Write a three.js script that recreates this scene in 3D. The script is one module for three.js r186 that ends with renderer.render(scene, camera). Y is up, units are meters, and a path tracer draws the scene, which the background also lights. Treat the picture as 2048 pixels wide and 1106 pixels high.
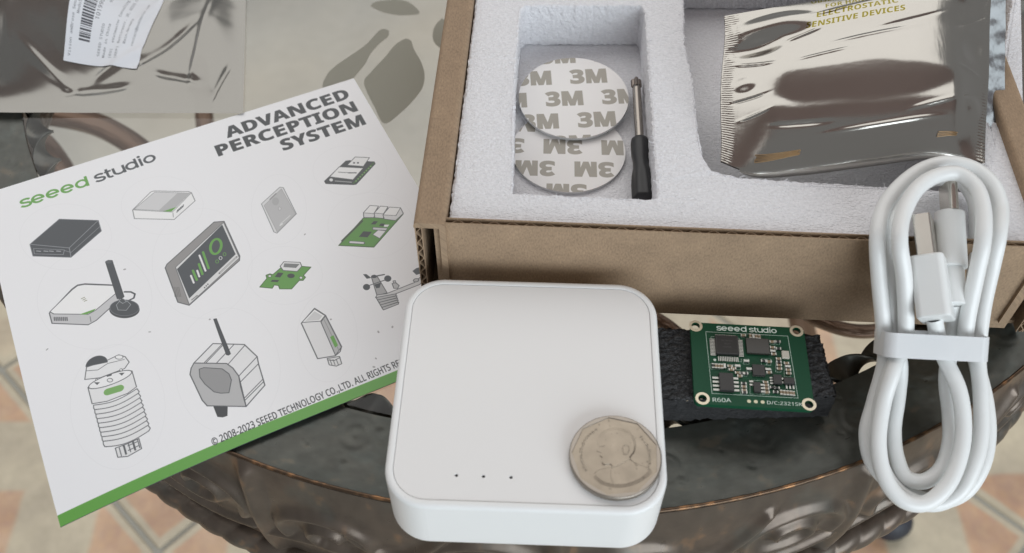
import * as THREE from 'three';
import { mergeGeometries } from 'three/addons/utils/BufferGeometryUtils.js';
import { ImprovedNoise } from 'three/addons/math/ImprovedNoise.js';
import { RoundedBoxGeometry } from 'three/addons/geometries/RoundedBoxGeometry.js';
import { RectAreaLightUniformsLib } from 'three/addons/lights/RectAreaLightUniformsLib.js';

// ------------------------------------------------------------------ camera, light, exposure
const T = 0.55;                                   // height of the table top above the floor
const FPX = 2000, PITCH = 52.2 * Math.PI / 180, CAM_H = 0.2555;
const scene = new THREE.Scene();
const camera = new THREE.PerspectiveCamera(2 * Math.atan(553 / FPX) * 180 / Math.PI, 2048 / 1106, 0.02, 30);
const eye = new THREE.Vector3(0, T + CAM_H, 0);
const fwd = new THREE.Vector3(0, -Math.sin(PITCH), -Math.cos(PITCH)), rightV = new THREE.Vector3(1, 0, 0), upV = new THREE.Vector3().crossVectors(rightV, fwd);
camera.position.copy(eye);
camera.lookAt(eye.clone().add(fwd));
camera.focus = 0.315; camera.userData.fStop = 15;
const renderer = new THREE.WebGLRenderer({ antialias: true });
renderer.toneMapping = THREE.LinearToneMapping;
renderer.toneMappingExposure = 1.22;
renderer.shadowMap.enabled = true;
scene.background = new THREE.Color().setRGB(0.235, 0.235, 0.238);   // the pale bounce of the surrounding room
RectAreaLightUniformsLib.init();

const V3 = (x, y, z) => new THREE.Vector3(x, y, z);
function lampPanel(name, label, pos, target, w, h, color, intensity, glow) {
  const g = new THREE.Group(); g.name = name; g.position.copy(pos); g.lookAt(target); scene.add(g);
  g.userData = { label, category: 'window' };
  const mat = new THREE.MeshStandardMaterial({ color: 0x111111, emissive: color, emissiveIntensity: glow, roughness: 0.6 });
  const glow_sheet = new THREE.Mesh(new THREE.PlaneGeometry(w, h), mat); glow_sheet.name = 'glow_sheet'; glow_sheet.position.z = -0.01; g.add(glow_sheet);
  const fm = new THREE.MeshStandardMaterial({ color: 0xd8d6d0, roughness: 0.6 });
  const bars = [[0, h / 2 + .03, w + .12, .06], [0, -h / 2 - .03, w + .12, .06], [-w / 2 - .03, 0, .06, h], [w / 2 + .03, 0, .06, h]]
    .map(([x, y, a, b]) => new THREE.BoxGeometry(a, b, .05).translate(x, y, 0));
  const fr = new THREE.Mesh(mergeGeometries(bars), fm); fr.name = 'frame'; g.add(fr);
  const l = new THREE.RectAreaLight(color, intensity, w, h); l.position.copy(pos).addScaledVector(target.clone().sub(pos).normalize(), 0.012); l.lookAt(target); l.name = name + '_glow'; scene.add(l);
}
const TC = V3(0.02, T, -0.2);
lampPanel('window', 'unseen wide bright panel with pale frame behind the viewer, off to the right, lighting the fronts', V3(0.85, T + 0.45, 1.3), TC, 1.8, 1.0, new THREE.Color(0.86, 0.94, 1.0), 4.0, 0.6);  // unseen source behind the viewer, placed to light the upright front faces
lampPanel('window_001', 'unseen broad overhead light panel beyond the far side of the table, mirrored in the bags', V3(-0.25, T + 1.75, -1.15), TC, 4.4, 2.8, new THREE.Color(1.0, 0.985, 0.965), 1.24, 0.15);  // unseen source overhead, sized for soft top light and pale bag reflections
{ const b = new THREE.Mesh(new RoundedBoxGeometry(5.5, 0.16, 0.62, 2, 0.02), new THREE.MeshStandardMaterial({ color: new THREE.Color().setRGB(.40, .28, .265), roughness: .6 })); b.name = 'unseen_brown_board'; b.position.set(-0.2, T + 1.5, -0.28); b.castShadow = b.receiveShadow = true; b.userData = { label: 'broad brown board out of view above the table, mirrored in the silver bags', category: 'unseen_board' }; scene.add(b); }  // unseen board, placed so the silver bags mirror a brown band

// ------------------------------------------------------------------ helpers
function mulberry(a) { return () => { a |= 0; a = a + 0x6D2B79F5 | 0; let t = Math.imul(a ^ a >>> 15, 1 | a); t = t + Math.imul(t ^ t >>> 7, 61 | t) ^ t; return ((t ^ t >>> 14) >>> 0) / 4294967296; }; }
const rnd = mulberry(7);
const perlin = new ImprovedNoise();
const noise = (x, y, z = 0) => perlin.noise(x, y, z);
function fbm(x, y, z = 0, o = 4) { let s = 0, a = 0.5, f = 1; for (let i = 0; i < o; i++) { s += a * perlin.noise(x * f + i * 7.3, y * f + i * 3.1, z * f); a *= 0.5; f *= 2.03; } return s; }
const lerp = (a, b, t) => a + (b - a) * t, clamp = (x, a = 0, b = 1) => Math.min(b, Math.max(a, x));
const sstep = (a, b, x) => { const t = clamp((x - a) / (b - a)); return t * t * (3 - 2 * t); };
// photo pixel -> point at height h over the table top
function at(u, v, h = 0) {
  const d = fwd.clone().addScaledVector(rightV, (u - 1024) / FPX).addScaledVector(upV, -(v - 553) / FPX);
  return eye.clone().addScaledVector(d, (h - CAM_H) / d.y);
}
const used = {};
const numbered = (n) => { const k = used[n] = (used[n] ?? -1) + 1; return k ? n + '_' + String(k).padStart(3, '0') : n; };
function shade(o) { o.traverse((m) => { if (m.isMesh) { m.castShadow = true; m.receiveShadow = true; } }); return o; }
function thing(name, label, category, pos = V3(0, 0, 0), group) {
  const o = new THREE.Group(); o.name = numbered(name); o.position.copy(pos); scene.add(o);
  o.userData = { label, category }; if (group) o.userData.group = group; return o;
}
function part(name, geo, mat, parent, kind) { const m = new THREE.Mesh(geo, mat); m.name = name; parent.add(m); m.castShadow = m.receiveShadow = true; if (kind) m.userData.kind = kind; return m; }
const L = (r, g, b) => new THREE.Color().setRGB(r, g, b);
const std = (o) => new THREE.MeshStandardMaterial(o);
const phys = (o) => new THREE.MeshPhysicalMaterial(o);
function dataTex(w, h, fn, srgb, rep) {
  const d = new Uint8Array(w * h * 4); const c = [0, 0, 0];
  for (let y = 0; y < h; y++) for (let x = 0; x < w; x++) { fn(x / w, y / h, c); const i = (y * w + x) * 4; d[i] = clamp(c[0]) * 255; d[i + 1] = clamp(c[1]) * 255; d[i + 2] = clamp(c[2]) * 255; d[i + 3] = 255; }
  const t = new THREE.DataTexture(d, w, h); t.magFilter = THREE.LinearFilter; t.minFilter = THREE.LinearFilter; t.wrapS = t.wrapT = THREE.RepeatWrapping;
  if (srgb) t.colorSpace = THREE.SRGBColorSpace; if (rep) t.repeat.set(rep[0], rep[1]); t.needsUpdate = true; return t;
}
function canvasTex(w, h, draw, srgb = true) {
  const c = document.createElement('canvas'); c.width = w; c.height = h; const x = c.getContext('2d'); draw(x, w, h);
  const t = new THREE.CanvasTexture(c); if (srgb) t.colorSpace = THREE.SRGBColorSpace; t.magFilter = THREE.LinearFilter; t.anisotropy = 8; return t;
}
function gridGeo(nu, nv, fn, uvfn) {             // fn(s,t) -> Vector3
  const p = [], uv = [], ix = [];
  for (let j = 0; j <= nv; j++) for (let i = 0; i <= nu; i++) { const s = i / nu, t = j / nv, q = fn(s, t); p.push(q.x, q.y, q.z); const w = uvfn ? uvfn(s, t) : [s, t]; uv.push(w[0], w[1]); }
  for (let j = 0; j < nv; j++) for (let i = 0; i < nu; i++) { const a = j * (nu + 1) + i, b = a + 1, c = a + nu + 1, d = c + 1; ix.push(a, b, d, a, d, c); }
  const g = new THREE.BufferGeometry(); g.setAttribute('position', new THREE.Float32BufferAttribute(p, 3)); g.setAttribute('uv', new THREE.Float32BufferAttribute(uv, 2)); g.setIndex(ix); g.computeVertexNormals(); return g;
}
const plain = (g) => { const q = g.index ? g.toNonIndexed() : g; for (const k of Object.keys(q.attributes)) if (!['position', 'normal', 'uv'].includes(k)) q.deleteAttribute(k); return q; };
const merge = (...gs) => mergeGeometries(gs.flat().map(plain));
function roundRect(w, h, r, cls = THREE.Shape) {
  const s = new cls(), x = -w / 2, y = -h / 2; s.moveTo(x + r, y); s.lineTo(x + w - r, y); s.absarc(x + w - r, y + r, r, -Math.PI / 2, 0); s.lineTo(x + w, y + h - r); s.absarc(x + w - r, y + h - r, r, 0, Math.PI / 2);
  s.lineTo(x + r, y + h); s.absarc(x + r, y + h - r, r, Math.PI / 2, Math.PI); s.lineTo(x, y + r); s.absarc(x + r, y + r, r, Math.PI, Math.PI * 1.5); return s;
}
const flat = (g) => g.rotateX(-Math.PI / 2);      // shape xy -> ground x,-z ; depth -> up
const tube = (pts, r, n = 120, k = 16) => new THREE.TubeGeometry(new THREE.CatmullRomCurve3(pts, false, 'centripetal'), n, r, k, false);

// ------------------------------------------------------------------ floor
{
  const floor = new THREE.Group(); floor.name = 'floor'; floor.userData = { kind: 'structure', label: 'tiled terrace floor of cream tiles with terracotta squares', category: 'floor' }; scene.add(floor);
  const grout = part('grout_bed', new THREE.BoxGeometry(6, 0.04, 6).translate(0, -0.023, -0.8), std({ color: L(.36, .35, .31), roughness: .95 }), floor);
  const pitch = 0.262, ang = 41.9 * Math.PI / 180 + 0.035, tw = pitch - 0.0042;
  const variant = (seed, strength = 1) => dataTex(512, 512, (u, v, c) => {
    const x = (u - .5) * tw, y = (v - .5) * tw, k = Math.SQRT1_2, q = 0.058;
    const a = (x + y) * k, b = (x - y) * k, P = pitch * k;           // print axes run along the tile diagonals
    const wob = 0.0015 * fbm(u * 14, v * 14, seed, 3);
    const cellA = Math.abs(((a / P + 100.5) % 1) - .5) * P, cellB = Math.abs(((b / P + 100.5) % 1) - .5) * P;
    const m = Math.max(cellA, cellB) + wob;
    let red = 1 - sstep(q - .003, q + .003, m);
    const edge = Math.min(tw / 2 - Math.abs(x), tw / 2 - Math.abs(y)); red *= sstep(.005, .0085, edge + wob);
    const n = fbm(u * 6, v * 6, seed + 3, 5), n2 = fbm(u * 30, v * 30, seed + 9, 3);
    red *= strength; red *= 0.75 + 0.3 * clamp(fbm(u * 9 + 5, v * 9, seed, 4) + .3) ;
    const cr = [.75 + .12 * n + .05 * n2, .705 + .12 * n + .05 * n2, .615 + .1 * n + .05 * n2], te = [.76 + .18 * n + .05 * n2, .61 + .18 * n + .05 * n2, .495 + .15 * n];
    for (let i = 0; i < 3; i++) c[i] = lerp(cr[i], te[i], clamp(red));
  }, true);
  const mats = [1, 5.5, 11].map((s) => std({ map: variant(s), roughness: .38 })), creamMats = [21, 33].map((s) => std({ map: variant(s, .13), roughness: .38 }));
  const tg = new RoundedBoxGeometry(tw, 0.012, tw, 2, 0.0025);
  { const p = tg.attributes.position, uv = tg.attributes.uv; for (let i = 0; i < p.count; i++) uv.setXY(i, p.getX(i) / tw + .5, p.getZ(i) / tw + .5); }
  const slabTex = dataTex(1024, 1024, (u, v, c) => { const n = fbm(u * 7, v * 7, 40, 5), m = fbm(u * 4 + 3, v * 4, 44, 4), k = fbm(u * 90, v * 90, 3, 2); c[0] = .665 + .13 * n + .06 * m + .03 * k; c[1] = .65 + .13 * n + .02 * m + .03 * k; c[2] = .605 + .12 * n - .03 * m + .03 * k; }, true);
  const slab = part('stone_slab', new RoundedBoxGeometry(3.2, .02, 1.6, 2, .004).translate(0, -.0085, -1.425), std({ map: slabTex, roughness: .4 }), floor); { const g = slab.geometry, p = g.attributes.position; for (let i = 0; i < p.count; i++) g.attributes.uv.setXY(i, p.getX(i) / 1.6, p.getZ(i) / 1.6); }
  for (let i = -5; i <= 6; i++) for (let j = -5; j <= 6; j++) {
    const x = -0.298 + (Math.cos(ang) * (i + .5) + Math.sin(ang) * (j + .5)) * pitch, z = -0.332 + (Math.sin(ang) * (i + .5) - Math.cos(ang) * (j + .5)) * pitch;
    if (Math.abs(x) > 1.15 || z < -1.75 || z > 0.15) continue;
    if (z < -.85) continue;
    const pick = rnd(), t = part('floor_tile', tg, z < -.58 ? creamMats[Math.floor(pick * 2)] : mats[Math.floor(pick * 3)], floor); t.position.set(x, -0.006 + (rnd() - .5) * .0006, z); t.rotation.y = -ang + Math.floor(rnd() * 4) * Math.PI / 2;
  }
}

// ------------------------------------------------------------------ table
const TCX = 0.013, TCZ = -0.35, R_IN = 0.209, R_RIDGE = 0.234;
{
  const table = thing('side_table', 'round openwork side table with patinated copper rim and inset clear glass', 'table', V3(TCX, 0, TCZ));
  const bronzeTex = (seed, brown) => dataTex(2048, 256, (u, v, c) => {
    const a = u * Math.PI * 2, x = Math.cos(a), y = Math.sin(a);
    const n = fbm(x * 9, y * 9, v * 2.2 + seed, 5), n2 = fbm(x * 60, y * 60, v * 9 + seed, 4), n3 = fbm(x * 30 + 4, y * 30, v * 5 + seed, 3);
    const verd = sstep(.02, .35, fbm(x * 16 + 9, y * 16, v * 3 + seed * 2, 4)), cop = sstep(.2, .42, n3 + .3 * n2);
    const b = brown + .22 * n;
    const dk = [.265, .28, .262], br = [.42, .355, .31], gr = [.36, .42, .415], cu = [.66, .48, .33];
    for (let i = 0; i < 3; i++) { let k = lerp(dk[i], br[i], clamp(b)); k = lerp(k, gr[i], verd * .22); k = lerp(k, cu[i], cop * .35 * (brown + .2)); c[i] = k * (1 + .16 * n2 + .12 * n3); }
  }, true);
  const roughTex = dataTex(1024, 128, (u, v, c) => { const a = u * Math.PI * 2; const n = .5 + .5 * fbm(Math.cos(a) * 40, Math.sin(a) * 40, v * 8, 4); c[0] = c[1] = c[2] = .14 + .42 * n; });
  const plateMat = std({ map: bronzeTex(2, .12), roughnessMap: roughTex, roughness: 1, metalness: .4 });
  const apronMat = std({ map: bronzeTex(8, .72), roughnessMap: roughTex, roughness: 1, metalness: .5 });
  const copper = std({ map: dataTex(2048, 8, (u, v, c) => { const a = u * 6.2832, n = fbm(Math.cos(a) * 70, Math.sin(a) * 70, v, 4); const k = sstep(-.1, .35, n); c[0] = lerp(.34, .6, k); c[1] = lerp(.28, .45, k); c[2] = lerp(.23, .32, k); }, true), roughness: .36, metalness: .85 });
  const barMat = std({ color: L(.14, .085, .055), roughness: .38, metalness: .5, bumpMap: dataTex(128, 128, (u, v, c) => { c[0] = c[1] = c[2] = .5 + fbm(u * 12, v * 12, 2, 3); }), bumpScale: .0006 });
  const ringGeo = (n, m, prof) => gridGeo(n, m, (s, t) => { const a = s * Math.PI * 2, [r, y] = prof(t, a, s); return V3(Math.cos(a) * r, T + y, Math.sin(a) * r); });
  // flat border plate with pressed rosettes and dents
  const ros = []; const NR = 46; for (let i = 0; i < NR; i++) ros.push([(i + .5) / NR * Math.PI * 2, i % 2 ? .2165 : .2215]);
  const dents = []; for (let i = 0; i < 240; i++) dents.push([rnd() * Math.PI * 2, lerp(.211, .2285, rnd()), .0006 + .0016 * rnd() * rnd()]);
  const dentBy = Array.from({ length: 720 }, () => []); for (const d of dents) { const k = Math.floor(d[0] / (Math.PI * 2) * 720); for (let o = -2; o <= 2; o++) dentBy[(k + o + 720) % 720].push(d); }
  const plateH = (a, r) => {
    let h = 0.00035 * fbm(Math.cos(a) * 25, Math.sin(a) * 25, r * 60, 3);
    const k = Math.round(a / (Math.PI * 2) * NR - .5), q = ros[(k + NR) % NR];
    let da = a - q[0]; if (da > 3) da -= Math.PI * 2; if (da < -3) da += Math.PI * 2;
    const d = Math.hypot(da * r, r - q[1]); if (d < .0075) h += .00008 * Math.cos(d / .0075 * Math.PI * 4) * (1 - sstep(.005, .0075, d));
    for (const e of dentBy[Math.min(719, Math.floor(a / (Math.PI * 2) * 720))]) { const dd = Math.hypot((a - e[0]) * r, r - e[1]); if (dd < e[2]) h -= .00022 * (1 - (dd / e[2]) ** 2); }
    return h;
  };
  part('border_plate', ringGeo(1800, 44, (t, a) => { const r = lerp(R_RIDGE, R_IN, t); return [r, -0.0011 - Math.max(0, .0003) + Math.min(.0006, plateH(a, r))]; }), plateMat, table);
  part('border_underside', ringGeo(360, 2, (t) => [lerp(R_IN, R_RIDGE, t), -0.0032]), apronMat, table);
  part('ridge_bead', ringGeo(1200, 10, (t, a) => { const q = t * Math.PI * 2, r = .0006 + .0003 * fbm(Math.cos(a) * 60, Math.sin(a) * 60, 3, 3); return [R_RIDGE + Math.cos(q) * r, -0.0012 + Math.sin(q) * r]; }), copper, table);
  // apron with embossed scrolls
  const motif = [];
  const spiral = (cx, cy, r0, turns, dir, a0) => { for (let i = 0; i <= 260; i++) { const k = i / 260, q = a0 + dir * k * turns * Math.PI * 2, r = r0 * (1 - .82 * k); motif.push([cx + Math.cos(q) * r * 1.35, cy + Math.sin(q) * r, .0026 * (1 - .4 * k)]); } };
  spiral(.022, .028, .014, 1.6, 1, 2.6); spiral(.066, .03, .013, 1.5, -1, .5);
  for (let i = 0; i <= 150; i++) { const k = i / 150; motif.push([.004 + .084 * k, .042 + .006 * Math.sin(k * Math.PI * 2), .0022]); motif.push([.03 + .03 * k, .012 + .02 * Math.sin(k * 2.6), .002]); if (i < 90) motif.push([.05 + .016 * k * 2, .046 - .018 * k, .0018]); }
  const bucket = Array.from({ length: 46 }, () => []); for (const m of motif) { const k = Math.floor(m[0] / .002); for (let o = -3; o <= 3; o++) bucket[k + o]?.push(m); }
  const ML = Math.PI * 2 * R_RIDGE / 16;
  const apronRelief = (a, d) => {
    const s = ((a * R_RIDGE) % ML) / ML * .09; let h = 0;
    for (const m of bucket[Math.min(45, Math.floor(s / .002))]) { const q = (s - m[0]) ** 2 + (d - m[1]) ** 2, w = m[2] * m[2]; if (q < w * 5) h = Math.max(h, Math.exp(-q / w)); }
    const rib = Math.min(s, .09 - s); h = Math.max(h, 1.2 * Math.exp(-((rib / .003) ** 2)));
    return h * sstep(.0005, .006, d);
  };
  part('apron', ringGeo(2200, 96, (t, a) => { const d = t * .062; const h = apronRelief(a, d); const bulge = .003 * Math.sin(t * Math.PI); return [R_RIDGE - .0006 + bulge + .0026 * h + .0004 * fbm(Math.cos(a) * 14, Math.sin(a) * 14, d * 50, 2), -0.0014 - d]; }), apronMat, table);
  part('apron_lining', ringGeo(360, 6, (t) => [R_RIDGE - .0035, -.0034 - (1 - t) * .064]), apronMat, table);
  // rope trim along the bottom of the apron
  part('rope_trim', ringGeo(2400, 28, (t, a) => { const q = -t * Math.PI * 2, w = Math.abs(Math.sin((q * 2 + a * 150) / 2)), r = .0050 + .0006 * w; return [R_RIDGE + .0005 + Math.cos(q) * r, -.066 + Math.sin(q) * r]; }), apronMat, table);
  part('rolled_edge', ringGeo(600, 10, (t) => { const q = -t * Math.PI * 2; return [R_RIDGE + .0005 + Math.cos(q) * .0028, -.0735 + Math.sin(q) * .0026]; }), apronMat, table);
  // twisted flat bar inside the border
  part('twisted_bar', gridGeo(2600, 4, (s, t) => {
    const a = s * Math.PI * 2, ph = a * 39, k = Math.round(t * 4) % 4, W = .0046, H = .0007;
    const e = [[W, H], [-W, H], [-W, -H], [W, -H]][k], cr = Math.cos(ph), sr = Math.sin(ph), x = e[0] * cr - e[1] * sr, y = e[0] * sr + e[1] * cr;
    return V3(Math.cos(a) * (R_IN - .0042 + x), T - .0062 + y, Math.sin(a) * (R_IN - .0042 + x));
  }), plateMat, table);
  // glass and frosted leaves
    part('glass_top', new THREE.CircleGeometry(.2086, 160).rotateX(-Math.PI / 2).translate(0, T - .00035, 0), phys({ color: 0xffffff, transmission: 1, thickness: 0, roughness: 0, ior: 1.52, specularIntensity: .6 }), table);
  const frost = phys({ color: L(.40, .40, .35), transmission: .45, thickness: 0, roughness: .95, ior: 1.4, bumpMap: dataTex(256, 256, (u, v, c) => { c[0] = c[1] = c[2] = rnd(); }, false, [40, 40]), bumpScale: .0001 });
  const leaf = (px) => {
    const pts = px.map(([u, v]) => { const p = at(u, v, 0); return new THREE.Vector2(p.x - TCX, -(p.z - TCZ)); });
    const s = new THREE.Shape(new THREE.SplineCurve([...pts, pts[0]]).getPoints(80));
    part('frosted_leaf', flat(new THREE.ShapeGeometry(s)).translate(0, T - .0002, 0), frost, table);
  };
  leaf([[778, 61], [769, 57], [757, 61], [733, 87], [704, 108], [672, 130], [655, 147], [645, 170], [655, 190], [690, 178], [708, 154], [730, 127], [740, 108], [758, 87], [776, 72]]);
  leaf([[811, 76], [822, 81], [828, 98], [842, 123], [849, 148], [845, 174], [827, 199], [802, 224], [769, 246], [750, 215], [728, 166], [742, 143], [769, 114], [791, 88]]);
  leaf([[741, 11], [748, 4], [769, 0], [798, -1], [820, 5], [838, 22], [831, 28], [795, 29], [762, 22]]);
  leaf([[884, 35], [872, 48], [866, 62], [866, 78], [876, 92], [892, 96], [905, 60]]);
  // scrolled bars and legs below
  const strap = (pts, w, h, name) => {
    const c = new THREE.CatmullRomCurve3(pts); const n = 60;
    const g = gridGeo(n, 8, (s, t) => {
      const p = c.getPointAt(s), d = c.getTangentAt(s), side = new THREE.Vector3().crossVectors(d, V3(0, 1, 0)).normalize(), up = new THREE.Vector3().crossVectors(side, d), q = t * Math.PI * 2;
      const cx = Math.sign(Math.cos(q)) * Math.abs(Math.cos(q)) ** .5, cy = Math.sign(Math.sin(q)) * Math.abs(Math.sin(q)) ** .5;
      return p.addScaledVector(side, cx * w / 2).addScaledVector(up, cy * h / 2);
    }); part(name, g, barMat, table);
  };
  const loc = (u, v, h) => { const p = at(u, v, h); return V3(p.x - TCX, p.y, p.z - TCZ); };
  strap([[-40, 226], [60, 226], [120, 232], [190, 248], [240, 272], [290, 308], [350, 375], [420, 480]].map(([u, v]) => loc(u, v, -.13)), .013, .008, 'scroll_bar');
  strap([[60, 262], [92, 290], [118, 325], [150, 380], [210, 470]].map(([u, v]) => loc(u, v, -.15)), .012, .008, 'scroll_bar');
  strap([[395, 120], [405, 190], [409, 240], [420, 320], [450, 420]].map(([u, v]) => loc(u, v, -.17)), .011, .008, 'scroll_bar');
  strap([[1560, 560], [1610, 625], [1660, 650], [1710, 662], [1760, 660], [1820, 640], [1900, 580]].map(([u, v]) => loc(u, v, -.1)), .0055, .005, 'scroll_bar');
  strap([[1250, 600], [1300, 630], [1345, 660], [1390, 705], [1430, 770]].map(([u, v]) => loc(u, v, -.1)), .0055, .005, 'scroll_bar');
  for (const [a, sway] of [[-0.02, 1], [1.83, 1], [4.47, -.8]]) {
    const P = (r, y, o = 0) => V3(Math.cos(a + o * sway) * r, T + y, Math.sin(a + o * sway) * r);
    strap([P(.222, -.05, -.5), P(.21, -.12, -.5), P(.2, -.24, -.48), P(.212, -.35, -.3), P(.245, -.43, -.12), P(.275, -.49, -.03), P(.3, -.525)], .018, .012, 'leg');
    const ft = part('foot', new THREE.LatheGeometry([[0, 0], [.013, 0], [.0175, .006], [.019, .014], [.016, .022], [.009, .027], [0, .029]].map(([x, y]) => new THREE.Vector2(x, y)), 28), std({ color: L(.03, .034, .045), roughness: .55 }), table);
    ft.position.set(Math.cos(a) * .306, 0.0005, Math.sin(a) * .306);
  }
}

// ------------------------------------------------------------------ sticker sheet
{
  const S0 = .136, DR = 1.65, TH = 26.19 * Math.PI / 180, W = .1368, H = .1330, X0 = -.0604, Z0 = -.2937;
  const ux = -Math.cos(TH), uz = Math.sin(TH), vx = Math.sin(TH), vz = Math.cos(TH);
  const droop = (a, b) => { const s = Math.max(0, a * .8 + b * .6 - S0); return [DR * s * s, (2 / 3) * DR * DR * s ** 3]; };
  const surf = (a, b) => { const [d, k] = droop(a, b); return V3(X0 + ux * (a - k * .8) + vx * (b - k * .6), T + .00035 - d, Z0 + uz * (a - k * .8) + vz * (b - k * .6)); };
  const PX = 2000 / W, CW = 2000, CH = Math.round(H * PX);
  const c2 = (u, v) => { let h = 0, a = 0, b = 0; for (let i = 0; i < 6; i++) { const p = at(u, v, h); a = (p.x - X0) * ux + (p.z - Z0) * uz; b = (p.x - X0) * vx + (p.z - Z0) * vz; h = -droop(a, b)[0]; } return [(W - a) * PX, b * PX]; };
  const INK = '#3b4046', LINE = '#54575b', GREEN = '#5f9e42';
  const tex = canvasTex(CW, CH, (x) => {
    x.fillStyle = '#ebebed'; x.fillRect(0, 0, CW, CH);
    const gh = .0036 * PX; x.fillStyle = GREEN; x.fillRect(0, CH - gh, CW, gh);
    x.lineJoin = 'round'; x.lineCap = 'round';
    const mk = (ox, oy, sc) => (p) => c2(ox + p[0] / sc, oy + p[1] / sc);
    const path = (m, pts, close = true) => { x.beginPath(); pts.forEach((p, i) => { const [a, b] = m(p); i ? x.lineTo(a, b) : x.moveTo(a, b); }); if (close) x.closePath(); };
    const poly = (m, pts, fill, line = LINE, w = 4) => { path(m, pts); if (fill) { x.fillStyle = fill; x.fill(); } if (line) { x.strokeStyle = line; x.lineWidth = w; x.stroke(); } };
    const seg = (m, pts, line = LINE, w = 4) => { path(m, pts, false); x.strokeStyle = line; x.lineWidth = w; x.stroke(); };
    const ell = (m, c, rx, ry, fill, line, w = 4, a0 = 0, a1 = 6.2832, rot = 0) => { const pts = []; for (let i = 0; i <= 40; i++) { const q = a0 + (a1 - a0) * i / 40, ex = Math.cos(q) * rx, ey = Math.sin(q) * ry; pts.push([c[0] + ex * Math.cos(rot) - ey * Math.sin(rot), c[1] + ex * Math.sin(rot) + ey * Math.cos(rot)]); } path(m, pts, a1 - a0 > 6.2); if (fill) { x.fillStyle = fill; x.fill(); } if (line) { x.strokeStyle = line; x.lineWidth = w; x.stroke(); } };
    for (const [u, v] of [[757, 665], [785, 655], [592, 548], [752, 718], [300, 665], [662, 640], [748, 735], [610, 470], [530, 880], [95, 700], [420, 640], [250, 540]]) { const [a, b] = c2(u, v); x.fillStyle = '#a9a7a8'; x.beginPath(); x.ellipse(a, b, 4 + 4 * rnd(), 3 + 2 * rnd(), rnd() * 3, 0, 7); x.fill(); }
    // faint kiss cut contours
    const cut = (u, v, r1, r2) => { x.globalAlpha = .5; ell((p) => c2(p[0], p[1]), [u, v], r1, r2, null, '#e0e0e3', 3); x.globalAlpha = 1; };
    cut(132, 475, 92, 66); cut(325, 412, 82, 58); cut(190, 600, 115, 100); cut(405, 528, 100, 110); cut(570, 552, 75, 58); cut(655, 675, 60, 90); cut(742, 452, 86, 66); cut(558, 420, 55, 70); cut(236, 815, 95, 125); cut(456, 742, 105, 125); cut(700, 342, 74, 50);
    let m = mk(0, 300, 2.765);
    // dark box
    poly(m, [[168, 525], [185, 590], [395, 597], [562, 452], [545, 393], [330, 386]], INK, '#6b7076', 4);
    seg(m, [[168, 525], [385, 545], [545, 393]], '#85898e', 4); seg(m, [[385, 545], [395, 597]], '#85898e', 4); seg(m, [[360, 560], [395, 570], [556, 425]], '#85898e', 3);
    poly(m, [[188, 548], [192, 578], [352, 582], [358, 556]], null, '#8b9095', 3); for (const k of [205, 245, 275, 315]) seg(m, [[k, 562], [k + 22, 564]], '#a0a4a8', 5);
    // pale box
    poly(m, [[735, 335], [745, 383], [965, 388], [1080, 285], [1060, 240], [1045, 234], [855, 230], [835, 236]], '#ececec', '#77797b', 4);
    poly(m, [[742, 332], [858, 236], [1052, 242], [950, 342]], '#cfcfd0', '#8a8c8e', 3); poly(m, [[880, 337], [985, 240], [1050, 243], [950, 342]], '#b3b3b4', null); poly(m, [[900, 344], [978, 318], [950, 344]], GREEN, null);
    seg(m, [[735, 335], [955, 347], [1060, 240]], '#77797b', 3); seg(m, [[958, 352], [960, 375]], '#77797b', 3); for (let i = 0; i < 5; i++) seg(m, [[980 + i * 8, 348 - i * 7], [984 + i * 8, 335 - i * 7]], LINE, 5);
    // display
    poly(m, [[915, 655], [925, 635], [1185, 402], [1240, 398], [1327, 590], [1325, 615], [1048, 862], [985, 845]], '#8f8d8c', LINE, 5);
    poly(m, [[972, 652], [1238, 404], [1325, 600], [1048, 858]], '#d9d9d9', '#6d6f71', 4); poly(m, [[980, 662], [1230, 416], [1304, 580], [1048, 824]], '#3e444a', null);
    seg(m, [[1057, 698], [1073, 738]], '#e4e4e4', 9); seg(m, [[1068, 670], [1090, 722]], GREEN, 11); seg(m, [[1092, 670], [1104, 704]], '#e4e4e4', 9); seg(m, [[1101, 634], [1121, 690]], GREEN, 11); seg(m, [[1104, 586], [1138, 672]], '#e4e4e4', 9); seg(m, [[1124, 568], [1155, 658]], GREEN, 11);
    ell(m, [1195, 537], 29, 42, null, GREEN, 13, .3, 6.9, .25); for (const [a, b, q] of [[1202, 620, GREEN], [1221, 601, '#ddd'], [1243, 580, GREEN]]) ell(m, [a, b], 8, 9, null, q, 3);
    seg(m, [[1215, 685], [1310, 595]], '#777', 9); seg(m, [[1219, 682], [1306, 599]], '#c9c9c9', 5); seg(m, [[1062, 832], [1092, 808]], '#888', 6); for (const k of [0, 1, 2]) ell(m, [1133 + k * 9, 764 - k * 9], 4, 4, LINE, null); for (let i = 0; i < 5; i++) seg(m, [[958 + i * 8, 762], [970 + i * 8, 815]], '#6d6b6a', 3);
    // hub with antenna
    poly(m, [[275, 905], [290, 962], [490, 970], [535, 945], [668, 825], [650, 760], [640, 750], [470, 743], [430, 750], [400, 772]], '#c4c4c6', LINE, 5);
    poly(m, [[278, 898], [402, 776], [432, 754], [470, 747], [632, 753], [650, 790], [530, 890], [490, 912], [300, 910]], '#eeeeee', LINE, 4); poly(m, [[440, 913], [533, 880], [520, 894], [480, 913]], GREEN, null);
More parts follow.
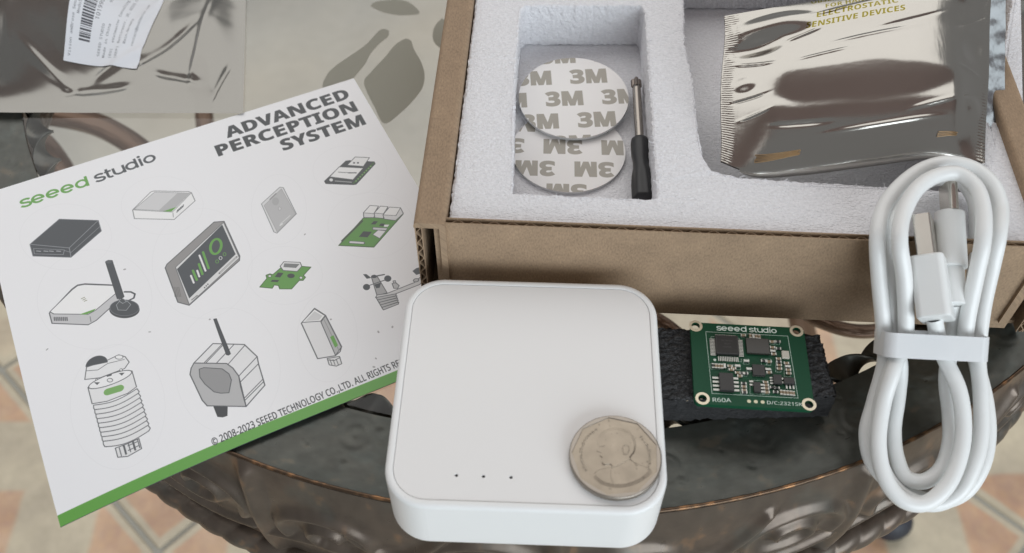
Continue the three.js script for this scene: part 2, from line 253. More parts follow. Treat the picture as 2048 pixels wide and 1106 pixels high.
    for (let i = 0; i < 8; i++) seg(m, [[302 + i * 10, 929], [304 + i * 10, 946]], '#66686b', 6); seg(m, [[500, 925], [505, 952]], '#7d7f82', 4); for (let i = 0; i < 3; i++) seg(m, [[452 + i * 8, 826 + i * 7], [470 + i * 6, 818 + i * 8]], '#87896a', 4);
    seg(m, [[690, 788], [725, 788], [748, 800], [742, 822], [715, 835]], INK, 8); ell(m, [690, 886], 82, 46, '#34383d', '#34383d', 3); ell(m, [690, 876], 80, 44, INK, '#6b7076', 3);
    poly(m, [[645, 860], [665, 838], [705, 838], [725, 858], [700, 890], [655, 888]], '#44494e', '#9a9ea2', 3); poly(m, [[660, 838], [675, 822], [690, 830], [700, 842], [680, 852]], '#44494e', '#9a9ea2', 3); poly(m, [[585, 622], [600, 613], [622, 614], [688, 815], [672, 826], [650, 826]], INK, '#2f3338', 3); ell(m, [603, 622], 18, 9, '#52575c', null);
    m = mk(440, 300, 2.404);
    poly(m, [[200, 262], [288, 182], [305, 184], [368, 310], [275, 403], [260, 397]], '#d5d5d6', '#8a8c8e', 4); poly(m, [[213, 270], [296, 190], [364, 310], [276, 397]], '#b7b7b8', '#a0a0a1', 3); seg(m, [[242, 240], [270, 213]], '#8e8e8f', 8); ell(m, [268, 250], 17, 19, '#a9a9aa', null); ell(m, [288, 285], 7, 8, '#c9c9ca', '#8e8e8f', 2); seg(m, [[292, 358], [338, 318]], '#d8d8d8', 4); seg(m, [[290, 365], [300, 358]], '#e2e2e2', 7);
    poly(m, [[503, 153], [606, 56], [620, 54], [742, 60], [746, 70], [655, 168], [640, 170], [510, 165]], '#414548', '#35393c', 4); poly(m, [[648, 166], [745, 66], [736, 62], [635, 165]], '#46613d', null); for (let i = 0; i < 8; i++) ell(m, [655 + i * 10, 152 - i * 10], 4, 3, '#7fae68', null);
    poly(m, [[528, 132], [574, 84], [690, 90], [640, 146]], '#e9e9e9', '#55585b', 4); poly(m, [[612, 76], [650, 37], [719, 40], [690, 82]], '#e6e6e6', '#55585b', 4); seg(m, [[570, 110], [618, 112]], LINE, 4); seg(m, [[618, 113], [655, 113]], LINE, 7); ell(m, [645, 65], 5, 4, INK, null); ell(m, [664, 65], 5, 4, INK, null); ell(m, [535, 147], 10, 8, '#ddd', LINE, 3); seg(m, [[555, 152], [632, 158]], '#9a9c9d', 7);
    poly(m, [[572, 462], [690, 330], [880, 312], [740, 470]], '#578f3e', '#35502b', 5);
    for (const q of [[[690, 305], [722, 270], [762, 273], [740, 328], [692, 328]], [[742, 306], [772, 273], [808, 276], [785, 332], [744, 328]], [[784, 315], [815, 278], [868, 281], [882, 308], [845, 342], [790, 335]]]) { poly(m, q, '#d6d6d7', '#55585b', 4); poly(m, [q[0], q[1], q[2], [q[2][0] - 22, q[0][1] + 4]], '#ebebeb', '#55585b', 3); }
    seg(m, [[588, 440], [684, 345]], '#3c4a36', 11); poly(m, [[668, 420], [690, 394], [731, 396], [710, 423]], '#353a3a', null); poly(m, [[725, 360], [740, 345], [760, 346], [747, 361]], '#353a3a', null); poly(m, [[764, 368], [774, 356], [795, 357], [786, 370]], '#353a3a', null); poly(m, [[735, 410], [760, 388], [798, 392], [768, 428]], '#dededf', '#55585b', 3); poly(m, [[735, 375], [805, 378], [800, 390], [735, 386]], '#c9c9ca', '#55585b', 3); seg(m, [[628, 446], [690, 450]], '#55585b', 17); seg(m, [[628, 446], [688, 450]], '#d5d5d6', 11); poly(m, [[790, 362], [815, 362], [806, 373], [788, 372]], '#e4e4e4', null);
    poly(m, [[192, 662], [226, 620], [222, 605], [240, 598], [255, 602], [310, 555], [438, 566], [402, 606], [412, 615], [400, 630], [382, 630], [345, 671], [288, 671], [282, 655], [262, 652], [252, 668]], '#5b9542', '#3c5a30', 4); ell(m, [240, 609], 8, 6, '#dadada', '#3c5a30', 3); ell(m, [390, 617], 8, 6, '#dadada', '#3c5a30', 3);
    poly(m, [[290, 562], [308, 540], [386, 543], [394, 562], [372, 587], [304, 582]], '#dedede', '#55585b', 4); poly(m, [[310, 548], [384, 551], [366, 570], [306, 566]], '#77797a', null); poly(m, [[264, 613], [280, 592], [306, 595], [290, 616]], '#34393a', null); ell(m, [342, 608], 18, 11, '#34393a', null); poly(m, [[244, 636], [252, 627], [286, 628], [278, 638]], '#34393a', null);
    poly(m, [[392, 836], [455, 764], [508, 798], [585, 948], [578, 972], [555, 992], [470, 1006]], '#e0e0e1', LINE, 5); poly(m, [[394, 832], [455, 767], [506, 799], [484, 826]], '#ececec', LINE, 4); poly(m, [[410, 826], [455, 778], [494, 800], [476, 820]], '#cfcfd0', null); poly(m, [[486, 830], [508, 800], [584, 950], [556, 990]], '#b5b5b6', LINE, 4); seg(m, [[498, 812], [572, 965]], '#8c8c8d', 3); poly(m, [[530, 902], [546, 893], [568, 942], [554, 953]], GREEN, null);
    poly(m, [[516, 1005], [526, 1036], [560, 1042], [586, 1030], [575, 995]], '#dcdcdd', LINE, 4); seg(m, [[520, 1012], [550, 1015], [578, 1000]], LINE, 4); for (const k of [535, 550, 566]) seg(m, [[k - 6, 1010], [k + 4, 1036]], LINE, 3);
    poly(m, [[728, 612], [742, 604], [756, 610], [804, 690], [755, 702]], '#a9a9aa', LINE, 4); ell(m, [741, 611], 14, 8, INK, null); seg(m, [[700, 660], [812, 622]], LINE, 5); ell(m, [705, 662], 17, 15, INK, null); ell(m, [807, 621], 17, 15, INK, null); poly(m, [[688, 600], [705, 600], [728, 618], [706, 622]], INK, null); seg(m, [[745, 610], [790, 602]], INK, 7); poly(m, [[742, 650], [760, 645], [775, 640], [768, 665], [752, 668]], '#3b4046', null);
    poly(m, [[748, 712], [756, 700], [800, 694], [935, 640], [990, 590], [1010, 590], [1000, 610], [960, 650], [830, 700], [770, 715]], '#cfcfd0', LINE, 4); poly(m, [[828, 645], [845, 640], [862, 655], [855, 668], [836, 668]], '#b9b9ba', LINE, 4); poly(m, [[832, 632], [843, 630], [846, 642], [835, 643]], '#b9b9ba', LINE, 3); ell(m, [943, 629], 13, 8, '#b9b9ba', LINE, 4, 0, 6.2832, -.2); poly(m, [[928, 585], [945, 572], [1010, 555], [1010, 580], [945, 602]], '#4a4e53', LINE, 4);
    for (let i = 0; i < 5; i++) poly(m, [[750 + i * 7, 712 + i * 12], [758 + i * 7, 724 + i * 12], [846 + i * 3, 704 + i * 10], [848 + i * 3, 694 + i * 10]], '#b3b3b4', LINE, 4);
    m = mk(0, 600, 2.185);
    poly(m, [[372, 350], [380, 296], [470, 266], [520, 242], [548, 250], [566, 274], [546, 302], [440, 342]], '#e6e6e7', LINE, 4); const dome = []; for (let i = 0; i <= 20; i++) { const q = Math.PI * (1 - i / 20); dome.push([424 + Math.cos(q) * 47, 284 - Math.sin(q) * 36 - Math.cos(q) * 10]); } poly(m, dome, INK, LINE, 3); seg(m, [[380, 312], [430, 308], [472, 280], [545, 262]], LINE, 3); ell(m, [522, 252], 17, 9, '#eeeeee', LINE, 3);
    seg(m, [[424, 350], [430, 380]], LINE, 12); seg(m, [[424, 350], [430, 380]], '#eee', 7); seg(m, [[530, 306], [536, 330]], LINE, 12); seg(m, [[530, 306], [536, 330]], '#eee', 7);
    poly(m, [[386, 385], [404, 456], [470, 445], [560, 410], [598, 382], [578, 312], [540, 320], [460, 350]], '#e3e3e4', LINE, 4); ell(m, [483, 350], 100, 22, '#ededee', LINE, 4, 0, 6.2832, -.35); ell(m, [482, 353], 12, 8, '#e6e6e7', LINE, 3); seg(m, [[472, 334], [486, 330]], LINE, 9); poly(m, [[412, 362], [438, 362], [426, 374]], LINE, null); poly(m, [[520, 322], [546, 320], [534, 333]], LINE, null);
    seg(m, [[472, 404], [526, 388]], '#74a85a', 34);
    for (let i = 0; i < 9; i++) { const k = i / 8, lx = 410 + 42 * k, ly = 462 + 158 * k, rx = 600 + 48 * k, ry = 390 + 160 * k; const pts = []; for (let j = 0; j <= 12; j++) { const q = j / 12; pts.push([lerp(lx, rx, q), lerp(ly, ry, q) + 16 * Math.sin(q * Math.PI)]); } const lo = []; for (let j = 12; j >= 0; j--) { const q = j / 12; lo.push([lerp(lx + 8, rx + 4, q), lerp(ly + 24, ry + 24, q) + 18 * Math.sin(q * Math.PI)]); } poly(m, [...pts, [rx + 10, ry + 13], ...lo, [lx + 1, ly + 14]], '#e3e3e4', LINE, 4); }
    poly(m, [[505, 650], [516, 690], [560, 686], [620, 652], [608, 608], [560, 630]], '#dfdfe0', LINE, 4); for (const k of [0, 1, 2, 3, 4]) seg(m, [[522 + k * 20, 648 - k * 9], [532 + k * 20, 684 - k * 9]], LINE, k % 2 ? 8 : 4); seg(m, [[560, 640], [600, 622]], LINE, 4); seg(m, [[562, 660], [605, 640]], LINE, 4);
    m = mk(360, 600, 2.186);
    poly(m, [[148, 466], [208, 468], [207, 508], [188, 514], [166, 512]], '#34383d', '#2c3034', 3);
    poly(m, [[62, 278], [145, 193], [282, 197], [338, 250], [345, 285], [372, 375], [290, 468], [258, 335]], '#e2e2e3', LINE, 5); for (const q of [[[108, 276], [185, 196]], [[160, 279], [237, 197]], [[210, 285], [285, 200]], [[258, 335], [338, 250]], [[266, 360], [345, 280]], [[282, 432], [362, 350]], [[286, 440], [368, 358]], [[114, 278], [190, 198]]]) seg(m, q, LINE, 4);
    poly(m, [[62, 278], [205, 280], [232, 300], [258, 335], [266, 380], [290, 468], [120, 465], [98, 440], [45, 328], [50, 300]], '#b3b3b4', LINE, 5); poly(m, [[85, 305], [105, 298], [185, 303], [215, 325], [226, 352], [215, 408], [180, 410], [150, 404], [110, 370], [88, 340]], '#909091', LINE, 4);
    poly(m, [[148, 86], [160, 84], [178, 130], [222, 238], [213, 244], [204, 242], [165, 135]], INK, '#2f3338', 3);
    // lettering
    const fitText = (str, p0, p1, cap, font, fill, sw = 0) => { const [ax, ay] = c2(...p0), [bx, by] = c2(...p1), wid = Math.hypot(bx - ax, by - ay); x.save(); x.translate(ax, ay); x.rotate(Math.atan2(by - ay, bx - ax)); x.font = font.replace('SZ', (cap / .72).toFixed(1) + 'px'); const w = x.measureText(str).width; x.scale(wid / w, 1); x.fillStyle = fill; x.fillText(str, 0, 0); if (sw) { x.strokeStyle = fill; x.lineWidth = sw; x.strokeText(str, 0, 0); } x.restore(); };
    const mm = PX / 1000;
    fitText('ADVANCED', [456, 277], [703, 196], 5.6 * mm, 'bold SZ sans-serif', '#34383c', 5); fitText('PERCEPTION', [434, 315], [720, 221], 5.6 * mm, 'bold SZ sans-serif', '#34383c', 5); fitText('SYSTEM', [566, 303], [736, 248], 5.6 * mm, 'bold SZ sans-serif', '#34383c', 5);
    fitText('© 2008-2023 SEEED TECHNOLOGY CO.,LTD. ALL RIGHTS RESERVED', [426, 893], [848, 713], 2.4 * mm, 'SZ sans-serif', '#3a3d41', 2);
    logo(x, 'seeed', c2(42, 419), c2(180, 372), GREEN, .21); logo(x, 'studio', c2(192, 368), c2(315, 322), '#41464b', .21);
  });
  tex.wrapS = tex.wrapT = THREE.ClampToEdgeWrapping;
  const top = gridGeo(60, 60, (s, t) => surf((1 - s) * W, (1 - t) * H));
  const bottom = gridGeo(60, 60, (s, t) => surf(s * W, (1 - t) * H).add(V3(0, -.0003, 0)), () => [.5, .6]);
  const edge = (n, f) => gridGeo(60, 1, (s, t) => f(s).add(V3(0, -.0003 * (1 - t), 0)), () => [.5, .6]);
  const o = new THREE.Mesh(merge(top, bottom, edge(0, (s) => surf((1 - s) * W, H)), edge(0, (s) => surf(W, s * H)), edge(0, (s) => surf(s * W, 0)), edge(0, (s) => surf(0, (1 - s) * H))), phys({ map: tex, roughness: .42, clearcoat: .25, clearcoatRoughness: .3 }));
  o.name = 'sticker_sheet'; o.userData = { label: 'white square sticker sheet of drawn gadgets with green bottom stripe', category: 'sticker sheet' }; shade(o); scene.add(o);
}
// geometric lowercase lettering drawn with strokes; p0, p1: ends of the base line; s: pen weight against x height
function logo(x, word, p0, p1, color, pen) {
  const adv = { s: .86, e: 1.1, d: 1.12, t: .66, u: 1.02, i: .36, o: 1.12 };
  let tot = 0; for (const c of word) tot += adv[c]; tot -= .12;
  const len = Math.hypot(p1[0] - p0[0], p1[1] - p0[1]), X = len / tot, r = .5 - pen / 2;
  x.save(); x.translate(p0[0], p0[1]); x.rotate(Math.atan2(p1[1] - p0[1], p1[0] - p0[0])); x.scale(X, -X * .92); x.strokeStyle = color; x.fillStyle = color; x.lineWidth = pen; x.lineCap = 'butt'; x.lineJoin = 'round';
  let q = 0;
  for (const c of word) {
    x.save(); x.translate(q + .5, .5); x.beginPath();
    if (c === 'e') { x.moveTo(-r, 0); x.lineTo(r, 0); x.arc(0, 0, r, 0, Math.PI * 1.78); x.stroke(); }
    else if (c === 'o') { x.arc(0, 0, r, 0, 6.2832); x.stroke(); }
    else if (c === 'd') { x.arc(0, 0, r, 0, 6.2832); x.stroke(); x.beginPath(); x.moveTo(r, -.5); x.lineTo(r, .72); x.stroke(); }
    else if (c === 's') { x.moveTo(.3, .3); x.bezierCurveTo(.1, .5, -.36, .46, -.34, .2); x.bezierCurveTo(-.3, -.06, .32, .06, .3, -.22); x.bezierCurveTo(.26, -.5, -.2, -.46, -.4, -.26); x.stroke(); }
    else if (c === 't') { x.moveTo(-.25, .72); x.lineTo(-.25, -.18); x.bezierCurveTo(-.25, -.42, -.05, -.44, .1, -.38); x.stroke(); x.beginPath(); x.moveTo(-.45, .36); x.lineTo(.08, .36); x.stroke(); }
    else if (c === 'u') { x.moveTo(-r, .5); x.lineTo(-r, -.05); x.bezierCurveTo(-r, -.5, r, -.5, r, -.05); x.lineTo(r, .5); x.stroke(); x.beginPath(); x.moveTo(r, .1); x.lineTo(r, -.5); x.stroke(); }
    else if (c === 'i') { x.moveTo(-.36, .5); x.lineTo(-.36, -.5); x.stroke(); x.beginPath(); x.arc(-.36, .74, pen * .66, 0, 6.2832); x.fill(); }
    x.restore(); q += adv[c];
  }
  x.restore();
}

// ------------------------------------------------------------------ cardboard box
const BA = -Math.atan2(8.9, 165.2);               // turn of the box
const boxO = V3(-0.0225, T + .0005, -0.187);      // its front left corner on the table
const kraftTex = dataTex(512, 512, (u, v, c) => { const n = fbm(u * 8, v * 8, 1, 4), f = fbm(u * 160, v * 60, 4, 3), g = fbm(u * 300, v * 300, 9, 2); const dk = sstep(.33, .5, fbm(u * 120 + 3, v * 120, 5, 2)); for (let i = 0; i < 3; i++) c[i] = [.60, .51, .415][i] * (1 + .1 * n + .22 * f + .1 * g - .3 * dk); }, true);
const kraft = std({ map: kraftTex, roughness: .82, bumpMap: kraftTex, bumpScale: .00012 });
const BH = .039, BW = .1755, BD = .145;
function boxGeoUV(w, h, d, x, y, z) { const g = new THREE.BoxGeometry(w, h, d); const p = g.attributes.position, n = g.attributes.normal, uv = g.attributes.uv; for (let i = 0; i < p.count; i++) { const ax = Math.abs(n.getX(i)), ay = Math.abs(n.getY(i)); const a = ax > .5 ? p.getZ(i) + z : p.getX(i) + x, b = ay > .5 ? p.getZ(i) + z : p.getY(i) + y; uv.setXY(i, a * 14, b * 14); } return g.translate(x, y, z); }
{
  const box = thing('cardboard_box', 'open brown corrugated cardboard box holding white foam', 'box', boxO); box.rotation.y = -BA * -1; box.rotation.y = Math.atan2(8.9, 165.2) * -1;
  const front = new THREE.Group(); front.name = 'front_wall'; box.add(front);
  part('outer_liner', boxGeoUV(BW, BH, .0003, BW / 2, BH / 2, -.00015), kraft, front); part('inner_liner', boxGeoUV(BW, BH, .0003, BW / 2, BH / 2, -.00205), kraft, front);
  // wavy fluting whose ends show along the top edge
  const flute = (len, hgt, wave) => { const n = Math.round(len / wave * 12), up = [], dn = []; for (let i = 0; i <= n; i++) { const q = i / n * len, z = Math.sin(q / wave * Math.PI * 2) * .00066; up.push(new THREE.Vector2(q, z + .00014)); dn.push(new THREE.Vector2(q, z - .00014)); } return new THREE.ExtrudeGeometry(new THREE.Shape([...up, ...dn.reverse()]), { depth: hgt, bevelEnabled: false }).rotateX(-Math.PI / 2); };
  part('flute', flute(BW - .001, BH - .0006, .0052).translate(.0005, 0, -.0011), kraft, front);
  for (const [side, nm] of [[-1, 'left_wall'], [1, 'right_wall']]) {
    const w = new THREE.Group(); w.name = nm; box.add(w); w.position.x = side < 0 ? 0 : BW;
    const s = side;
    // outer double face sheet, rolled top and inner sheet: one folded flap
    const x0 = s * .0052, th = .0019;
    part('outer_liner', boxGeoUV(.0003, BH - .001, BD, x0, (BH - .001) / 2, -BD / 2 + .0012), kraft, w); part('inner_liner', boxGeoUV(.0003, BH - .001, BD, x0 - s * th, (BH - .001) / 2, -BD / 2 + .0012), kraft, w);
    part('flute', flute(BH - .001, BD, .0046).applyMatrix4(new THREE.Matrix4().makeBasis(V3(0, 1, 0), V3(0, 0, -1), V3(-1, 0, 0))).translate(x0 - s * th / 2, 0, .0012), kraft, w);
    const roll = new THREE.Shape(); roll.moveTo(s * .0056, BH - .0012); roll.quadraticCurveTo(s * .0058, BH + .0008, s * .0042, BH + .001); roll.lineTo(-s * .0022, BH + .0008); roll.quadraticCurveTo(-s * .0036, BH + .0006, -s * .0036, BH - .001); roll.lineTo(-s * .0036, .004); roll.lineTo(-s * .0017, .004); roll.lineTo(-s * .0017, BH - .0012);
    const rg = new THREE.ExtrudeGeometry(roll, { depth: BD - .004, bevelEnabled: false, curveSegments: 8 }); { const p = rg.attributes.position, uv = rg.attributes.uv; for (let i = 0; i < p.count; i++) uv.setXY(i, (p.getX(i) + p.getY(i)) * 14, p.getZ(i) * 14); }
    part('folded_flap', rg.translate(0, 0, -BD + .0052 + (s < 0 ? 0 : 0)), kraft, w);
  }
  part('back_wall', boxGeoUV(BW, BH, .002, BW / 2, BH / 2, -BD - .001), kraft, box);
  part('bottom', boxGeoUV(BW + .008, .0016, BD - .003, BW / 2, .0008, -BD / 2 - .0005), kraft, box);
}
// ------------------------------------------------------------------ foam insert and what lies in it
const bx = (p) => { const q = p.clone().sub(boxO).applyAxisAngle(V3(0, 1, 0), Math.atan2(8.9, 165.2)); return q; };   // world -> box axes
const bpx = (u, v, h) => { const q = bx(at(u, v, h)); return new THREE.Vector2(q.x, -q.z); };
const FT = .0365, FM = .019;
{
  const foam = thing('foam_insert', 'white foam packing insert with two cut-out pockets inside the brown box', 'foam insert', boxO); foam.rotation.y = -Math.atan2(8.9, 165.2);
  const fb = dataTex(512, 512, (u, v, c) => { const n = .5 + .5 * fbm(u * 90, v * 140, 1, 3) + .35 * fbm(u * 22, v * 34, 7, 2) + .2 * fbm(u * 250, v * 250, 4, 2); c[0] = c[1] = c[2] = n; }, false, [14, 14]);
  const fcol = dataTex(512, 512, (u, v, c) => { const n = fbm(u * 60, v * 90, 3, 3), s = rnd() > .993 ? .16 : 0; c[0] = .89 + .08 * n + s; c[1] = .888 + .08 * n + s; c[2] = .9 + .08 * n + s; }, true, [14, 14]);
  const fm = phys({ map: fcol, roughness: .6, bumpMap: fb, bumpScale: .0007, sheen: .3, sheenRoughness: .5 });
  const W = .1645, D = .138, jig = (g, a = .00035) => { const p = g.attributes.position; for (let i = 0; i < p.count; i++) { const x = p.getX(i), y = p.getY(i), z = p.getZ(i); p.setXYZ(i, x + a * fbm(x * 900, y * 900, z * 900, 2) * 2, y + a * fbm(x * 900 + 5, y * 900, z * 900, 2) * 2, z + a * fbm(x * 900, y * 900 + 9, z * 900, 2) * 2); } g.computeVertexNormals(); return g; };
  const fine = (pts, step) => { const out = []; for (let i = 0; i < pts.length; i++) { const a = pts[i], b = pts[(i + 1) % pts.length], n = Math.max(1, Math.round(a.distanceTo(b) / step)); for (let k = 0; k < n; k++) out.push(a.clone().lerp(b, k / n)); } return out; };
  const rough = (pts) => fine(pts, .0009).map((p) => p.add(new THREE.Vector2(.0005 * fbm(p.x * 600, p.y * 600, 2, 3), .0005 * fbm(p.x * 600, p.y * 600, 8, 3))));
  const outline = rough([[.0046, .0028], [.0046 + W, .0028], [.0046 + W, .0028 + D], [.0046, .0028 + D]].map(([x, y]) => new THREE.Vector2(x, y)));
  const pocketA = [[1022, 391], [1027, 150], [1038, 22], [1050, 12], [1284, 12], [1292, 24], [1304, 200], [1318, 398], [1302, 404]].map(([u, v]) => bpx(u, v, FT));
  const pocketB = [[1365, 40], [1366, 90], [1382, 160], [1392, 260], [1402, 318], [1420, 344], [1470, 358], [1600, 368], [1900, 386], [1975, 390], [1990, 200], [2040, -60], [1360, -60]].map(([u, v]) => bpx(u, v, FT));
  const shp = new THREE.Shape(outline); for (const p of [pocketA, pocketB]) { const r = rough(p); shp.holes.push(new THREE.Path(r)); }
  const layer = (shape, d, y) => jig(flat(new THREE.ExtrudeGeometry(shape, { depth: d - .0012, bevelEnabled: true, bevelThickness: .0006, bevelSize: .0006, bevelSegments: 2, steps: 10 })).translate(0, y + .0006, 0));
  part('top_layer', layer(shp, FT - FM - .0002, FM + .0002), fm, foam);
  part('base_layer', layer(new THREE.Shape(outline), FM - .0022, .0022), fm, foam);
  // stray wisps of torn foam along the cut edges
  const wis = []; const edgePts = [...rough(pocketA), ...rough(pocketB)];
  for (let i = 0; i < 420; i++) { const p = edgePts[Math.floor(rnd() * edgePts.length)], a = rnd() * 6.28, l = .0006 + .0018 * rnd() * rnd(); const q = V3(p.x, FT - .0003, -p.y), e = q.clone().add(V3(Math.cos(a) * l, l * (.2 + .5 * rnd()), Math.sin(a) * l)), md = q.clone().lerp(e, .5).add(V3((rnd() - .5) * l, 0, (rnd() - .5) * l)); wis.push(new THREE.TubeGeometry(new THREE.QuadraticBezierCurve3(q, md, e), 3, .00009, 3)); }
  part('torn_wisps', merge(wis), phys({ color: L(.82, .82, .85), roughness: .5 }), foam, 'stuff');
}
// adhesive discs
{
  const discTex = (rot, ox, oy) => canvasTex(512, 512, (x) => {
    x.fillStyle = '#e7e4e2'; x.fillRect(0, 0, 512, 512); x.translate(256, 256); x.rotate(rot); x.translate(ox, oy); x.fillStyle = '#9c968b'; x.font = 'bold 118px sans-serif'; x.textAlign = 'center';
    for (let r = -4; r <= 4; r++) for (let k = -3; k <= 3; k++) { x.save(); x.translate(k * 262 + (r % 2 ? 131 : 0) + r * 8, r * 138); x.scale(1.04, 1); x.lineWidth = 9; x.strokeStyle = '#9c968b'; x.lineJoin = 'miter'; x.strokeText('3M', 0, 42); x.fillText('3M', 0, 42); x.restore(); }
  });
  const side = std({ color: L(.62, .62, .62), roughness: .6 });
  const disc = (u, v, h, R, tilt, yaw, tex, label) => {
    const t = thing('adhesive_disc', label, 'adhesive pad', at(u, v, h), 'round adhesive pads');
    const cap = std({ map: tex, roughness: .3 });
    const prof = [[0, -.0008], [R - .0002, -.0008], [R, -.0006], [R, .0003]].map(([x, y]) => new THREE.Vector2(x, y));
    part('foam_tape', new THREE.LatheGeometry(prof, 96), side, t); part('release_liner', new THREE.CylinderGeometry(R + .0001, R + .0001, .00025, 96).translate(0, .00045, 0), [cap, cap, cap], t);
    t.rotation.set(tilt, yaw, tilt * .2); t.children[1].rotation.y = Math.PI / 2;
  };
  disc(1137, 303, FM + .0012, .0186, 0, 0, discTex(Math.PI + .03, 30, 22), 'round white adhesive pad lying flat on the pocket floor, partly covered');
  disc(1147, 196, FM + .0042, .0186, .07, .02, discTex(-.02, -40, 8), 'round white adhesive pad resting on top of the other pad');
}
// screwdriver
{
  const a = at(1272, 160, FM + .0058), b = at(1287, 402, FM + .006), dir = b.clone().sub(a), len = dir.length(); dir.normalize();
  const t = thing('screwdriver', 'small screwdriver with black handle and bare steel shaft in the foam pocket', 'screwdriver', a); t.quaternion.setFromUnitVectors(V3(0, 1, 0), dir);
  const s1 = len * .52, lathe = (pts, n = 24) => new THREE.LatheGeometry(pts.map(([x, y]) => new THREE.Vector2(x, y)), n);
  part('shaft', lathe([[0, .0032], [.0013, .0032], [.00145, .005], [.00145, s1 + .002]]), std({ color: L(.32, .29, .26), roughness: .25, metalness: 1 }), t);
  const tip = new THREE.Shape(); for (let i = 0; i < 32; i++) { const q = i / 32 * Math.PI * 2, r = .00045 + .0009 * Math.abs(Math.cos(2 * q)) ** 2.2; i ? tip.lineTo(Math.cos(q) * r, Math.sin(q) * r) : tip.moveTo(r, 0); }
  part('cross_tip', new THREE.ExtrudeGeometry(tip, { depth: .003, bevelEnabled: true, bevelSize: .0004, bevelThickness: .0005, bevelSegments: 2 }).rotateX(-Math.PI / 2).translate(0, .0004, 0), std({ color: L(.2, .17, .15), roughness: .35, metalness: 1 }), t);
  const hb = [[0, s1], [.0024, s1], [.0031, s1 + .0006], [.0033, s1 + .002], [.0033, s1 + .007], [.0029, s1 + .010], [.0029, s1 + .013], [.0034, s1 + .0165], [.0037, s1 + .0205], [.0037, len - .001], [.0034, len], [0, len]];
  const hg = lathe(hb, 48); { const p = hg.attributes.position; for (let i = 0; i < p.count; i++) { const x = p.getX(i), z = p.getZ(i), y = p.getY(i), q = Math.atan2(z, x), k = .92 * (y > s1 + .014 ? 1 + .05 * Math.cos(6 * q) : 1); p.setXYZ(i, x * k, y, z * k); } hg.computeVertexNormals(); }
  part('handle', hg, std({ color: L(.012, .012, .013), roughness: .42 }), t);
}
